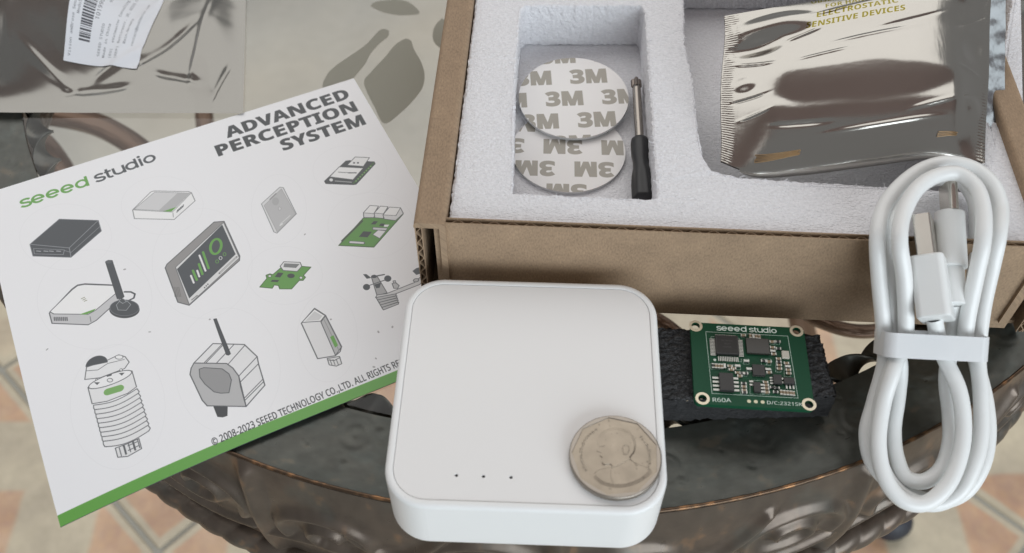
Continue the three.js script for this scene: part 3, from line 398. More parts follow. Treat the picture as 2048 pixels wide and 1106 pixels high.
// ------------------------------------------------------------------ metallised bags
const foilBump = dataTex(512, 512, (u, v, c) => { c[0] = c[1] = c[2] = .5 + .7 * fbm(u * 7, v * 9, 3, 3); });
function cubicRow(rows, s) { const n = rows.length - 1, k = Math.min(n - 1, Math.floor(s * n)), f = s * n - k, P = (i) => rows[clamp(i, 0, n)]; const a = P(k - 1), b = P(k), c = P(k + 1), d = P(k + 2); return b.map((_, i) => .5 * (2 * b[i] + (c[i] - a[i]) * f + (2 * a[i] - 5 * b[i] + 4 * c[i] - d[i]) * f * f + (3 * b[i] - a[i] - 3 * c[i] + d[i]) * f ** 3)); }
{
  const t = thing('shielding_bag', 'shiny silver antistatic bag with yellow print, plump, lying over the foam pocket', 'antistatic bag', V3(0, 0, 0), 'antistatic bags in the box');
  const B0 = [[1440, 322, .038], [1508, 345, .0375], [1600, 338, .039], [1720, 322, .041], [1850, 306, .0415], [1915, 312, .040], [1970, 326, .0385]], B1 = [[1448, 32, .053], [1540, 16, .055], [1640, 0, .056], [1740, -18, .057], [1840, -36, .057], [1920, -50, .056], [1985, -60, .055]];
  const lump = (s, t_, cs, ct, rs, rt, h) => { const d = ((s - cs) / rs) ** 2 + ((t_ - ct) / rt) ** 2; return d < 1 ? h * (1 - d) ** 2 : 0; };
  // the film's slope towards the viewer, in degrees, from the bottom fold (v = 0) to the mouth (v = 1); its height is the sum of the slopes
  const KEYS = [[0, 34], [.07, 31], [.2, 29], [.27, 24], [.34, 11], [.7, 6], [.78, 18], [.86, 16], [.9, 4], [1, 2]];
  const slope = (s, v) => {
    const w = clamp(v + .10 * (s - .4) + .06 * fbm(s * 2.2 + 1, v * 1.5, 2, 2) + .012 * fbm(s * 9, v * 3, 5, 2)); let k = 0; while (k < KEYS.length - 2 && w > KEYS[k + 1][0]) k++;
    let d = lerp(KEYS[k][1], KEYS[k + 1][1], sstep(KEYS[k][0], KEYS[k + 1][0], w));
    const q = Math.hypot((s - .46) / .36, (w - .42) / .13) + .25 * fbm(s * 5, v * 6, 3, 2); d += 13 * (1 - sstep(.7, 1.05, q)) * sstep(.28, .36, w);
    d += 9 * sstep(.8, .9, s) * (1 - sstep(.55, .75, w)) * sstep(.3, .4, w);
    return d - 15.5 + 4 * fbm(s * 3.1, v * 3.4, 9, 2);
  };
  const TS = 96, TV = 170, tab = []; for (let i = 0; i <= TS; i++) { const col = [0]; for (let j = 1; j <= TV; j++) col.push(col[j - 1] + Math.tan(slope(i / TS, (j - .5) / TV) * Math.PI / 180) * .066 / TV); tab.push(col.map((h, j) => h - col[TV] * j / TV)); }
  const puff = (s, v) => {
    const es = Math.min(s, 1 - s), seal = sstep(.04, .24, es), x = s * TS, i = Math.min(TS - 1, Math.floor(x)), y = v * TV, j = Math.min(TV - 1, Math.floor(y)), f = x - i, g = y - j;
    let h = lerp(lerp(tab[i][j], tab[i + 1][j], f), lerp(tab[i][j + 1], tab[i + 1][j + 1], f), g) * seal;
    h += .0022 * Math.sin(Math.PI * s) ** .7 * Math.sin(Math.PI * v) ** .7;
    h += lump(s, v, .17, .86, .17, .1, .0022) + lump(s, v, .12, .73, .12, .07, -.0014) + lump(s, v, .86, .9, .14, .12, .0016) + lump(s, v, .88, .55, .07, .1, -.0009) + lump(s, v, .1, .5, .05, .06, .0008) + lump(s, v, .9, .24, .06, .07, .0009);
    for (const [a, b, dx, dy, l, w, z] of [[.13, .62, .97, -.2, .1, .007, .5], [.12, .4, .95, .3, .09, .006, -.45], [.14, .3, .9, .42, .08, .006, .4], [.87, .7, .94, .3, .1, .007, -.5], [.86, .42, .97, -.2, .09, .006, .5], [.88, .3, .9, .4, .07, .006, -.4], [.5, .68, .99, .1, .2, .009, .35], [.62, .74, .98, .16, .16, .007, -.3], [.35, .6, .98, .12, .14, .007, .3], [.55, .16, .99, .04, .22, .008, .4], [.3, .22, .97, -.1, .12, .007, -.4], [.7, .24, .97, .2, .12, .008, .4], [.45, .9, .98, .1, .2, .008, .4], [.75, .93, .9, .4, .12, .01, -.6], [.28, .76, .9, .4, .08, .008, .5]]) { const px = s - a, py = (v - b) * .85, al = px * dx + py * dy, q = -px * dy + py * dx; if (Math.abs(al) < l && Math.abs(q) < w * 3) h += .001 * z * Math.exp(-((q / w) ** 2)) * (1 - sstep(l * .2, l, Math.abs(al))); }
    return h;
  };
  const NU = 190, NV = 170;
  const base = (s, v) => { s = clamp(s + .010 * Math.sin(v * 8 + 1) * (1 - s) ** 3 - .006 * Math.sin(v * 11) * s ** 3, -.02, 1.02); const a = cubicRow(B0, s), b = cubicRow(B1, s), p = at(a[0], a[1], a[2]), q = at(b[0], b[1], b[2]); return p.lerp(q, v); };
  const nrm = V3(.02, .95, .31).normalize();
  const topPt = (s, v) => base(s, v).addScaledVector(nrm, puff(s, v));
  const tex = canvasTex(1024, 1024, (x) => {
    x.fillStyle = '#aaa7a1'; x.fillRect(0, 0, 1024, 1024);
    const put = (str, s0, v0, s1, v1, hgt) => { x.save(); x.translate(s0 * 1024, (1 - v0) * 1024); x.rotate(Math.atan2(-(v1 - v0), s1 - s0)); x.font = 'bold ' + hgt + 'px sans-serif'; const w = x.measureText(str).width; x.scale(Math.hypot(s1 - s0, v1 - v0) * 1024 / w, 1); x.fillStyle = '#7a6f1e'; x.fillText(str, 0, 0); x.restore(); };
    put('SENSITIVE DEVICES', .285, .80, .60, .80, 50); put('ELECTROSTATIC', .315, .86, .58, .86, 50); put('FOR HANDLING', .345, .92, .57, .92, 46); put('OBSERVE PRECAUTIONS', .30, .975, .62, .975, 46);
  });
  const ribs = dataTex(512, 1024, (u, v, c) => { const e = 1 - sstep(.05, .075, Math.min(u, 1 - u)), w = fbm(u * 5, v * 6, 3, 3); c[0] = c[1] = c[2] = .5 + e * (.22 * Math.sin(v * 420) * (.6 + .8 * fbm(u * 60, v * 30, 2, 2)) + .3 * fbm(u * 40, v * 60, 1, 2)) + .25 * w + .10 * fbm(u * 70, v * 9, 6, 3) + .06 * fbm(u * 30, v * 40, 8, 3); });
  const foil = std({ map: tex, metalness: .96, roughness: .17, bumpMap: ribs, bumpScale: .00016 });
  const film = gridGeo(NU, NV, topPt);
  const under = gridGeo(80, 60, (s, v) => base(1 - s, v).addScaledVector(nrm, -.0006 - .0035 * Math.sin(Math.PI * s) * Math.sin(Math.PI * v)));
  part('film', merge(film, under), foil, t);
  const pinMat = std({ color: L(.27, .175, .09), metalness: .85, roughness: .35 });
  for (const [a, b, c, n] of [[.15, .31, .07, 6], [.70, .81, .085, 4]]) { const gs = []; for (let i = 0; i < n; i++) { const pts = []; for (let k = 0; k <= 5; k++) pts.push(topPt(lerp(a, b, k / 5) + .01 * rnd(), c + (i - n / 2) * .0075 * (1 - .45 * k / 5) + .01 * k / 5).addScaledVector(nrm, .0001)); gs.push(new THREE.TubeGeometry(new THREE.CatmullRomCurve3(pts), 10, .00016, 5)); } part('pin_bundle', merge(gs), pinMat, t); }
  // folded bottom edge and the packet of parts pressing against it
  const lip = gridGeo(90, 8, (s, v) => { const k = lerp(.1, .88, s), p = topPt(k, .004), q = v * 1.4; return p.add(V3(0, -.0034 * Math.sin(q) * Math.sin(Math.PI * clamp(s * .96 + .02)) ** .4, .0012 * Math.cos(q) * Math.sin(q))); });
  { const u = lip.attributes.uv; for (let i = 0; i < u.count; i++) u.setXY(i, lerp(.1, .88, u.getX(i)), .01); } part('bottom_fold', lip, foil, t);
}
{
  const t = thing('shielding_bag', 'flat dull silver antistatic bag tucked under the plump printed bag, only its edge showing', 'antistatic bag', V3(0, 0, 0), 'antistatic bags in the box');
  const C = [[1900, 268, .036], [2009, 262, .036], [2012, -60, .054], [1900, -60, .054]].map((q) => at(...q));
  const g = gridGeo(60, 120, (s, v) => C[0].clone().lerp(C[1], s).lerp(C[3].clone().lerp(C[2], s), v).add(V3(0, .0009 * fbm(s * 2, v * 7, 2, 2) , .0)));
  part('film', g, std({ color: L(.30, .34, .37), metalness: .9, roughness: .22, bumpMap: foilBump, bumpScale: .0002 }), t);
}
{
  const t = thing('label_bag', 'wide translucent grey antistatic bag with white barcode label, flat on the table', 'antistatic bag', V3(0, 0, 0));
  const wave = (x, z) => { const X = x * 1000, Z = z * 1000; const s = clamp((485 - 0) / 485); return 0; };
  const C = [[-160, 226], [487, 228], [493, -40], [-160, -40]].map(([u, v]) => at(u, v, .0006));
  const H = (s, v) => {
    const e = Math.min(1 - s, s) * 8, f = Math.min(v * 5, 1), ed = sstep(0, 1, Math.min(e, f)), bulge = .021 * sstep(.04, .62, v + .08 * Math.sin(s * 9)) * sstep(-.1, .2, s) * (1 - sstep(.46, .78, s));
    let cr = 0; for (const [a, b, dx, dy, l, w] of [[.62, .3, .9, .45, .12, .010], [.8, .22, .95, -.2, .1, .008], [.88, .5, .3, .95, .2, .010], [.55, .15, .98, .1, .13, .008], [.7, .6, .6, .8, .18, .012], [.42, .22, .8, -.5, .1, .010], [.93, .2, .5, .86, .08, .007], [.35, .55, .4, .9, .2, .012], [.76, .42, .85, .5, .15, .009]]) { const px = s - a, py = (v - b) * .42, al = px * dx + py * dy, q = -px * dy + py * dx; cr += .0009 * Math.exp(-((q / w) ** 2)) * (1 - sstep(l * .4, l, Math.abs(al))) * Math.sign(w - .0095); }
    return bulge + cr + ed * (.0062 * sstep(.08, .6, v) * (.55 + .45 * Math.sin(s * 7 + 1)) + .006 * fbm(s * 2.6, v * 2, 2, 1) + .0022 * Math.abs(fbm(s * 4 + 2, v * 2, 6, 1))) + .0003 * fbm(s * 9, v * 5, 1, 2) + .0004;
  };
  const P = (s, v, up = 0) => C[0].clone().lerp(C[1], s).lerp(C[3].clone().lerp(C[2], s), v).add(V3(0, Math.max(0, H(s, v)) + up, 0));
  const film = gridGeo(200, 110, (s, v) => P(s, v));
  part('film', film, phys({ color: L(.25, .243, .225), metalness: .8, roughness: .2, transparent: true, opacity: .97, bumpMap: foilBump, bumpScale: .00008 }), t);
  // label
  const inv = (u, v) => { const p = at(u, v, .004); let s = .5, k = .5; for (let i = 0; i < 12; i++) { const q = P(s, k), a = C[1].x - C[0].x; s += (p.x - q.x) / lerp(C[1].x - C[0].x, C[2].x - C[3].x, k); k += (p.z - q.z) / (C[3].z - C[0].z); } return [s, k]; };
  const tex = canvasTex(512, 640, (x, w, h) => {
    x.fillStyle = '#d9dbe0'; x.fillRect(0, 0, w, h); x.save(); x.translate(0, h); x.rotate(-Math.PI / 2); x.fillStyle = '#4a4c52';  // print runs up the label
    x.font = '22px monospace'; x.fillText('Vision amBrose Sensor, Full Detection', 24, 40); x.fillText('Module Pro', 210, 68);
    let q = 100; const r2 = mulberry(31); while (q < 480) { const wd = 3 + Math.floor(r2() * 3) * 3; x.fillRect(q, 84, wd, 72); q += wd + 3 + Math.floor(r2() * 2) * 3; }
    x.font = '34px monospace'; x.fillText('101990981', 210, 190); x.font = '22px monospace';
    x.fillText('SEEED STUDIO', 44, 232); x.fillText('992308011001', 330, 232); x.fillText('Made in China', 40, 268); x.fillText('05/11/22', 400, 268);
    x.fillText('|EU|', 40, 312); x.fillText('eVatmaster Consulting GmbH', 120, 312); x.fillText('|REP|', 40, 352); x.fillText('Bettinastr. 30, 60325 Frankfurt', 120, 352); x.fillText('Main,Germany', 120, 392); x.fillText('contact@evatmaster.com', 120, 440); x.restore();
  });
  const LC = [[130, 128], [272, 135], [352, -40], [215, -40]].map(([u, v]) => inv(u, v));
  const lab = gridGeo(40, 40, (a, b) => { const s = lerp(lerp(LC[0][0], LC[1][0], a), lerp(LC[3][0], LC[2][0], a), b), k = lerp(lerp(LC[0][1], LC[1][1], a), lerp(LC[3][1], LC[2][1], a), b); return P(s, k, .00035); });
  part('label', lab, std({ map: tex, roughness: .5 }), t);
}

// ------------------------------------------------------------------ white sensor case
const DEV_H = .0235;
{
  const TLp = at(816.5, 558.5, DEV_H), TRp = at(1308.8, 574.1, DEV_H), BRp = at(1341, 1029.6, DEV_H), BLp = at(762.2, 1009.5, DEV_H);
  const c = TLp.clone().add(TRp).add(BRp).add(BLp).multiplyScalar(.25); const yaw = -Math.atan2(BRp.z - BLp.z, BRp.x - BLp.x);
  const t = thing('sensor_case', 'square white plastic sensor case with rounded corners and three pinholes', 'sensor case', V3(c.x, T + .0006, c.z)); t.rotation.y = yaw;
  const S = .072, R = .0112, white = phys({ color: L(.80, .805, .80), roughness: .38, clearcoat: .1, clearcoatRoughness: .4 });
  const bev = .0011, outer = roundRect(S - 2 * bev, S - 2 * bev, R - bev);
  const inset = .0022, hole = roundRect(S - 2 * inset, S - 2 * inset, R - inset, THREE.Path);
  const rim = roundRect(S - 2 * bev, S - 2 * bev, R - bev); rim.holes.push(roundRect(S - 2 * inset + 2 * .0004, S - 2 * inset + 2 * .0004, R - inset + .0004, THREE.Path));
  const rimG = flat(new THREE.ExtrudeGeometry(rim, { depth: .0012, bevelEnabled: true, bevelSize: bev * .36, bevelThickness: bev * .36, bevelSegments: 1, curveSegments: 24 }));
  // body profile swept round the outline: rounded foot, upright wall, rounded top edge
  const outl = roundRect(S, S, R).getSpacedPoints(240); const prof = [];
  for (let i = 0; i <= 8; i++) { const q = i / 8 * Math.PI / 2; prof.push([.0032 * (1 - Math.sin(q)) * 1, .0032 * (1 - Math.cos(q))]); }
  prof.push([0, .010], [0, DEV_H - .0014]); for (let i = 1; i <= 6; i++) { const q = i / 6 * Math.PI / 2; prof.push([.0012 * (1 - Math.cos(q)), DEV_H - .0012 + .0012 * Math.sin(q)]); } prof.push([.0020, DEV_H], [.0021, DEV_H - .0002], [.0021, DEV_H - .0012]);
  const n = outl.length - 1, off = (p, d) => { const hx = S / 2 - R, qx = clamp(p.x, -hx, hx), qy = clamp(p.y, -hx, hx), dx = p.x - qx, dy = p.y - qy, l = Math.hypot(dx, dy) || 1; return [p.x - dx / l * d, p.y - dy / l * d]; };
  const bodyG = gridGeo(n, prof.length - 1, (s, v) => { const p = outl[Math.round(s * n)], k = prof[Math.round(v * (prof.length - 1))], q = off(p, k[0]); return V3(q[0], k[1], -q[1]); });
  const baseG = flat(new THREE.ShapeGeometry(roundRect(S - .0064, S - .0064, R - .0032), 24)).rotateX(Math.PI).translate(0, .0001, 0);
  part('body', merge(bodyG, baseG), white, t);
  const pan = roundRect(S - 2 * .0023, S - 2 * .0023, R - .0023);
  const toLocal = (u, v) => { const p = at(u, v, DEV_H).sub(V3(c.x, T + DEV_H, c.z)).applyAxisAngle(V3(0, 1, 0), -yaw); return p; };
  const holes = [[913, 952], [967, 954], [1022, 956]].map(([u, v]) => toLocal(u, v));
  for (const h of holes) { const pth = new THREE.Path(); pth.absarc(h.x, -h.z, .00052, 0, Math.PI * 2, true); pan.holes.push(pth); }
  const panM = phys({ color: L(.80, .79, .78), roughness: .48, bumpMap: dataTex(256, 256, (u, v, c) => { c[0] = c[1] = c[2] = rnd(); }, false, [300, 300]), bumpScale: .00001 });
  part('top_panel', flat(new THREE.ExtrudeGeometry(pan, { depth: .001, bevelEnabled: true, bevelSize: .0001, bevelThickness: .0001, bevelSegments: 1, curveSegments: 24 })).translate(0, DEV_H - .00125, 0), panM, t);
  part('gap_floor', flat(new THREE.ShapeGeometry(roundRect(S - .0042, S - .0042, R - .0021), 24)).translate(0, DEV_H - .0016, 0), white, t);
  for (const h of holes) part('indicator_hole', new THREE.CylinderGeometry(.00052, .0005, .0006, 20, 1, false).translate(h.x, DEV_H - .0009, h.z), std({ color: L(.02, .02, .02), roughness: .7 }), t);
}
// ------------------------------------------------------------------ coin
{
  const p = at(1230.5, 914, DEV_H + .0017); const t = thing('coin', 'worn nickel coin with nine-sided rim lying on the white sensor case', 'coin', V3(p.x, T + DEV_H + .0007, p.z));
  const R = .01185, TH = .0018, nick = std({ color: L(.34, .305, .265), metalness: .92, roughness: .38 });
  const edge = new THREE.LatheGeometry([[0, 0], [R - .0003, 0], [R, .0003], [R, TH - .0003], [R - .0003, TH - .00002], [R - .0006, TH - .00004]].map(([x, y]) => new THREE.Vector2(x, y)), 200);
  { const q = edge.attributes.position; for (let i = 0; i < q.count; i++) { const x = q.getX(i), z = q.getZ(i), y = q.getY(i); if (y > .0002 && y < TH - .0002 && Math.hypot(x, z) > R - .0002) { const k = 1 - .006 * (Math.floor(Math.atan2(z, x) * 40) % 2 ? 1 : 0); q.setX(i, x * k); q.setZ(i, z * k); } } edge.computeVertexNormals(); }
  part('edge', edge, nick, t);
  const rimS = new THREE.Shape(); rimS.absarc(0, 0, R - .00045, 0, Math.PI * 2); const non = new THREE.Path(); for (let i = 0; i < 9; i++) { const q = Math.PI / 2 + .1 - i / 9 * Math.PI * 2; i ? non.lineTo(Math.cos(q) * (R - .0006), Math.sin(q) * (R - .0006)) : non.moveTo(Math.cos(q) * (R - .0006), Math.sin(q) * (R - .0006)); } non.closePath(); rimS.holes.push(non);
  part('nine_sided_rim', flat(new THREE.ExtrudeGeometry(rimS, { depth: .0001, bevelEnabled: true, bevelSize: .00012, bevelThickness: .00008, bevelSegments: 2, curveSegments: 64 })).translate(0, TH - .00014, 0), nick, t);
  const bump = canvasTex(1024, 1024, (x) => {
    const s = 1024 / 200, P = (a) => { x.beginPath(); a.forEach(([u, v], i) => i ? x.lineTo(u * s, v * s) : x.moveTo(u * s, v * s)); x.closePath(); };
    x.fillStyle = '#606060'; x.fillRect(0, 0, 1024, 1024); 
    // generic bust in profile
    const sm = (pts) => { const c = new THREE.CatmullRomCurve3(pts.map(([u, v]) => V3(u, v, 0)), true); return c.getPoints(160).map((q) => [q.x, q.y]); };
    x.shadowColor = '#000';
    const bust = sm([[62, 60], [72, 40], [95, 28], [122, 30], [143, 44], [150, 66], [146, 90], [134, 108], [150, 124], [172, 134], [178, 142], [160, 160], [130, 174], [95, 178], [62, 168], [46, 150], [50, 140], [70, 134], [90, 130], [86, 122], [70, 122], [66, 112], [68, 104], [64, 98], [66, 90], [58, 86], [62, 74]]);
    for (let k = 0; k < 10; k++) { x.save(); x.translate(100 * s, 100 * s); const f = 1 - k * .012; x.scale(f, f); x.translate(-100 * s, -100 * s); P(bust); const g = 100 + k * 9; x.fillStyle = 'rgb(' + [g, g, g] + ')'; x.fill(); x.restore(); }
    x.strokeStyle = '#6a6a6a'; x.lineWidth = 9; x.lineJoin = 'round'; const ln = (a, w = 9, c = '#7c7c7c') => { x.beginPath(); a.forEach(([u, v], i) => i ? x.lineTo(u * s, v * s) : x.moveTo(u * s, v * s)); x.lineWidth = w; x.strokeStyle = c; x.stroke(); };
    ln(sm([[118, 82], [124, 74], [132, 78], [131, 90], [124, 98], [119, 92]]), 10, '#e4e4e4'); ln([[66, 76], [78, 74]], 8, '#707070'); ln([[88, 130], [108, 122], [134, 108]], 9, '#707070'); ln([[86, 134], [84, 150], [90, 172]], 8, '#c9c9c9'); ln([[134, 108], [146, 128]], 8, '#6a6a6a');
    const r3 = mulberry(5); for (const [a0, a1] of [[2.7, 4.3], [-.62, .55]]) for (let a = a0; a < a1; a += .1) { x.save(); x.translate(100 * s, 100 * s); x.rotate(a); x.translate(78 * s, 0); x.rotate(Math.PI / 2); x.strokeStyle = '#b8b8b8'; x.lineWidth = 6; x.beginPath(); x.arc((r3() - .5) * 8, (r3() - .5) * 8, 9 + r3() * 5, 0, 3.4 + r3() * 2.5); x.lineTo(12 * (r3() - .5), 22); x.stroke(); x.restore(); }
  }, false);
  const colr = dataTex(256, 256, (u, v, c) => { const n = fbm(u * 5, v * 5, 2, 4), d = sstep(.25, .5, fbm(u * 16, v * 16, 7, 3)), k = 1 + .12 * n - .2 * d; c[0] = .60 * k; c[1] = .56 * k; c[2] = .505 * k; }, true);
  const face = new THREE.CircleGeometry(R - .0005, 128).rotateX(-Math.PI / 2).rotateY(.04).translate(0, TH - .00016, 0);
  part('obverse', face, std({ map: colr, metalness: .9, roughness: .36, bumpMap: bump, bumpScale: .0006 }), t);
}
// ------------------------------------------------------------------ black foam pad and circuit board
const PAD_H = .012;
{
  const p0 = at(1310, 655, PAD_H), p1 = at(1640, 668, PAD_H), p2 = at(1675, 792, PAD_H), p3 = at(1305, 800, PAD_H);
  const t = thing('foam_pad', 'charcoal black foam block carrying the green circuit board', 'foam block');
  const N = 120, M = 64;
  const surf = (s, v) => p0.clone().lerp(p1, s).lerp(p3.clone().lerp(p2, s), v);
  const wob = (p, k) => p.add(V3(.0012 * fbm(p.x * 500, p.z * 500, k, 3), .0016 * fbm(p.x * 500, p.z * 900, k + 4, 3), .0012 * fbm(p.x * 500, p.z * 500, k + 8, 3)));
  const topG = gridGeo(N, M, (s, v) => { const e = Math.min(s * N, (1 - s) * N, v * M, (1 - v) * M); return wob(surf(s, 1 - v), 1).add(V3(0, e < 1 ? -.0007 : -.0001, 0)); });
  const ring = (s) => { const q = s * 4, k = Math.floor(q) % 4, f = q - Math.floor(q); return [surf(f, 0), surf(1, f), surf(1 - f, 1), surf(0, 1 - f)][k]; };
  const sideG = gridGeo(400, 14, (s, v) => { const p = ring(s >= 1 ? 0 : s); p.y = lerp(T + .0002, T + PAD_H - .0004, v); const q = wob(p.clone(), 1 + v * 3); q.y = v < .01 ? T + .0004 : q.y; return q; });
  const ft = dataTex(512, 512, (u, v, c) => { const n = .5 + fbm(u * 30, v * 70, 2, 4); c[0] = c[1] = c[2] = n; }, false, [3, 2]);
  const fc = dataTex(512, 512, (u, v, c) => { const n = fbm(u * 26, v * 60, 5, 4), s = sstep(.3, .45, fbm(u * 60, v * 60, 12, 2)) * .3; c[0] = .26 + .3 * n + s; c[1] = .26 + .3 * n + s; c[2] = .265 + .3 * n + s; }, true, [2, 1.3]);
  part('block', merge(topG, sideG), std({ map: fc, roughness: .75, bumpMap: ft, bumpScale: .0012 }), t);
}
{
  const BHt = PAD_H + .0005, TH = .0014, TOP = BHt + TH;
  const q = [[1381, 642], [1604, 653], [1631, 824], [1391, 810]].map(([u, v]) => at(u, v, TOP)); const c = q[0].clone().add(q[1]).add(q[2]).add(q[3]).multiplyScalar(.25); const yaw = -Math.atan2(q[2].z - q[3].z + q[1].z - q[0].z, q[2].x - q[3].x + q[1].x - q[0].x);
  const t = thing('circuit_board', 'small green circuit board with chips and four ringed corner holes', 'circuit board', V3(c.x, T + BHt, c.z)); t.rotation.y = yaw;
  const loc = (u, v) => at(u, v, TOP).sub(V3(c.x, T + TOP, c.z)).applyAxisAngle(V3(0, 1, 0), -yaw);
  const W = .0332, H = .0278, S = 3.95, lc = (a, b) => loc(1300 + a / S, 600 + b / S);
  const hc = [[361, 205], [1158, 245], [415, 778], [1257, 825]].map(([a, b]) => lc(a, b));
  const shape = roundRect(W, H, .0016); for (const h of hc) { const p = new THREE.Path(); p.absarc(h.x, -h.z, .00115, 0, Math.PI * 2, true); shape.holes.push(p); }
  const tex = canvasTex(1024, 860, (x, w, h) => {
    const m = (a, b) => { const p = lc(a, b); return [(p.x / W + .5) * w, (p.z / H + .5) * h]; };
    x.fillStyle = '#0d452d'; x.fillRect(0, 0, w, h);
    x.strokeStyle = '#1e5a3a'; x.lineWidth = 4; const r4 = mulberry(3); for (let i = 0; i < 90; i++) { let [a, b] = m(460 + r4() * 660, 280 + r4() * 460); x.beginPath(); x.moveTo(a, b); for (let k = 0; k < 3; k++) { const d = Math.floor(r4() * 4) * Math.PI / 4; a += Math.cos(d) * 60 * (r4() - .3); b += Math.sin(d) * 60 * (r4() - .3); x.lineTo(a, b); } x.stroke(); }
    const line = (pts, wd = 3, col = '#c9d6cd') => { x.beginPath(); pts.forEach(([a, b], i) => { const [u, v] = m(a, b); i ? x.lineTo(u, v) : x.moveTo(u, v); }); x.strokeStyle = col; x.lineWidth = wd; x.stroke(); };
    line([[440, 250], [1088, 285], [1170, 775], [490, 738], [440, 250]], 4);
    line([[480, 315], [482, 290], [510, 290]]); line([[680, 300], [705, 302], [706, 325]]); line([[700, 485], [722, 487], [720, 465]]);
    for (const [a, b, w2, h2] of [[735, 285, 28, 24], [840, 297, 70, 30], [965, 335, 34, 30], [1008, 335, 30, 30], [760, 487, 46, 40], [690, 535, 50, 34], [740, 585, 50, 34], [780, 550, 34, 36], [935, 565, 50, 44], [970, 400, 40, 60], [1015, 530, 44, 80], [1085, 560, 50, 90], [640, 535, 50, 50], [740, 700, 50, 90], [845, 690, 110, 110], [915, 700, 50, 90], [530, 525, 100, 46], [900, 490, 40, 50], [940, 490, 30, 50]]) line([[a - w2 / 2, b - h2 / 2], [a + w2 / 2, b - h2 / 2 + 2], [a + w2 / 2, b + h2 / 2], [a - w2 / 2, b + h2 / 2 - 2], [a - w2 / 2, b - h2 / 2]], 2.5);
    x.fillStyle = '#d5ddd6'; const [dx, dy] = m(512, 473); x.beginPath(); x.arc(dx, dy, 13, 0, 7); x.fill();
    logo(x, 'seeed', m(524, 240), m(764, 252), '#dfe8e0', .2); logo(x, 'studio', m(782, 253), m(1003, 263), '#dfe8e0', .2);
    const txt = (s, a, b, a2, b2, px) => { const [x0, y0] = m(a, b), [x1, y1] = m(a2, b2); x.save(); x.translate(x0, y0); x.rotate(Math.atan2(y1 - y0, x1 - x0)); x.font = px + 'px sans-serif'; x.scale(Math.hypot(x1 - x0, y1 - y0) / x.measureText(s).width, 1); x.fillStyle = '#d5ddd6'; x.fillText(s, 0, 0); x.restore(); };
    txt('R60A', 490, 803, 642, 808, 56); txt('D/C:2321SK', 922, 822, 1205, 838, 46);
    x.fillStyle = '#d9d3b4'; for (const k of [[783, 800], [836, 803], [890, 806]]) { const [a, b] = m(...k); x.beginPath(); x.arc(a, b, 17, 0, 7); x.fill(); }
  });
  const g = flat(new THREE.ExtrudeGeometry(shape, { depth: TH, bevelEnabled: false, curveSegments: 16 })); { const p = g.attributes.position, uv = g.attributes.uv, n = g.attributes.normal; for (let i = 0; i < p.count; i++) { const cap = n.getY(i) > .5; uv.setXY(i, cap ? p.getX(i) / W + .5 : .02, cap ? -p.getZ(i) / H + .5 : .5); } }
  part('board', g, phys({ map: tex, roughness: .5, specularIntensity: .5 }), t);
  const gold = std({ color: L(.62, .55, .42), metalness: .55, roughness: .35 }), tin = std({ color: L(.42, .42, .39), metalness: .7, roughness: .32 }), chip = std({ color: L(.022, .021, .02), roughness: .45 }), tan = std({ color: L(.26, .19, .12), roughness: .5 }), pale = std({ color: L(.5, .47, .4), roughness: .4 });
  for (const h of hc) part('plated_ring', flat(new THREE.RingGeometry(.0012, .0020, 40)).translate(h.x, TH + .00004, h.z), gold, t);
  const box = (name, a, b, w, h, d, mat, parent = t) => { const p = lc(a, b); const m = part(name, new RoundedBoxGeometry(w, d, h, 1, Math.min(d, w, h) * .12), mat, parent); m.position.set(p.x, TH + d / 2 + .00005, p.z); return m; };
  const pins = (a, b, n, alongX, pitch, len) => { const gs = []; const p = lc(a, b); for (let i = 0; i < n; i++) { const o = (i - (n - 1) / 2) * pitch; gs.push(new THREE.BoxGeometry(alongX ? pitch * .5 : len, .0002, alongX ? len : pitch * .5).translate(p.x + (alongX ? o : 0), TH + .0002, p.z + (alongX ? 0 : o))); } return gs; };
  box('processor', 605, 368, .0066, .0064, .0011, chip);
  part('processor_pins', merge(pins(595, 290, 12, true, .0005, .0009), pins(617, 470, 12, true, .0005, .0016), pins(495, 375, 12, false, .0005, .0016), pins(715, 385, 12, false, .0005, .0014)), tin, t, 'stuff');
  const chipMark = canvasTex(128, 128, (x) => { x.fillStyle = '#171615'; x.fillRect(0, 0, 128, 128); x.fillStyle = '#4b4a48'; x.font = '16px sans-serif'; x.textAlign = 'center'; x.fillText('MCTechnr', 64, 40); x.fillText('TR21T', 64, 66); x.fillText('SX2000', 64, 90); });
  { const p = lc(605, 368); part('chip_marking', new THREE.PlaneGeometry(.0058, .0056).rotateX(-Math.PI / 2).translate(p.x, TH + .0012, p.z), std({ map: chipMark, roughness: .5 }), t); }
  box('radar_chip', 847, 375, .0066, .0052, .0009, std({ color: L(.03, .027, .022), roughness: .3 }));
  box('power_chip', 855, 563, .0035, .0036, .0008, chip); part('power_chip_pins', merge(pins(855, 602, 7, true, .0005, .0005), pins(815, 560, 6, false, .0005, .0005)), tin, t, 'stuff');
  box('memory_chip', 600, 662, .0040, .0058, .0013, chip); part('memory_chip_pins', merge(pins(520, 665, 4, false, .0013, .0018), pins(675, 670, 4, false, .0013, .0018)), tin, t, 'stuff');
  box('regulator', 842, 700, .0020, .0032, .0011, chip); part('regulator_pins', merge(pins(800, 660, 2, false, .0011, .0011), pins(882, 700, 3, false, .0011, .0011)), tin, t, 'stuff');
  box('regulator', 1003, 640, .0024, .0030, .0011, chip); part('regulator_pins', merge(pins(962, 640, 3, false, .0009, .0011), pins(1040, 640, 2, false, .0012, .0010)), tin, t, 'stuff');
  box('regulator', 1095, 650, .0030, .0020, .0010, chip); part('regulator_pins', merge(pins(1105, 690, 3, true, .00095, .0013)), tin, t, 'stuff');
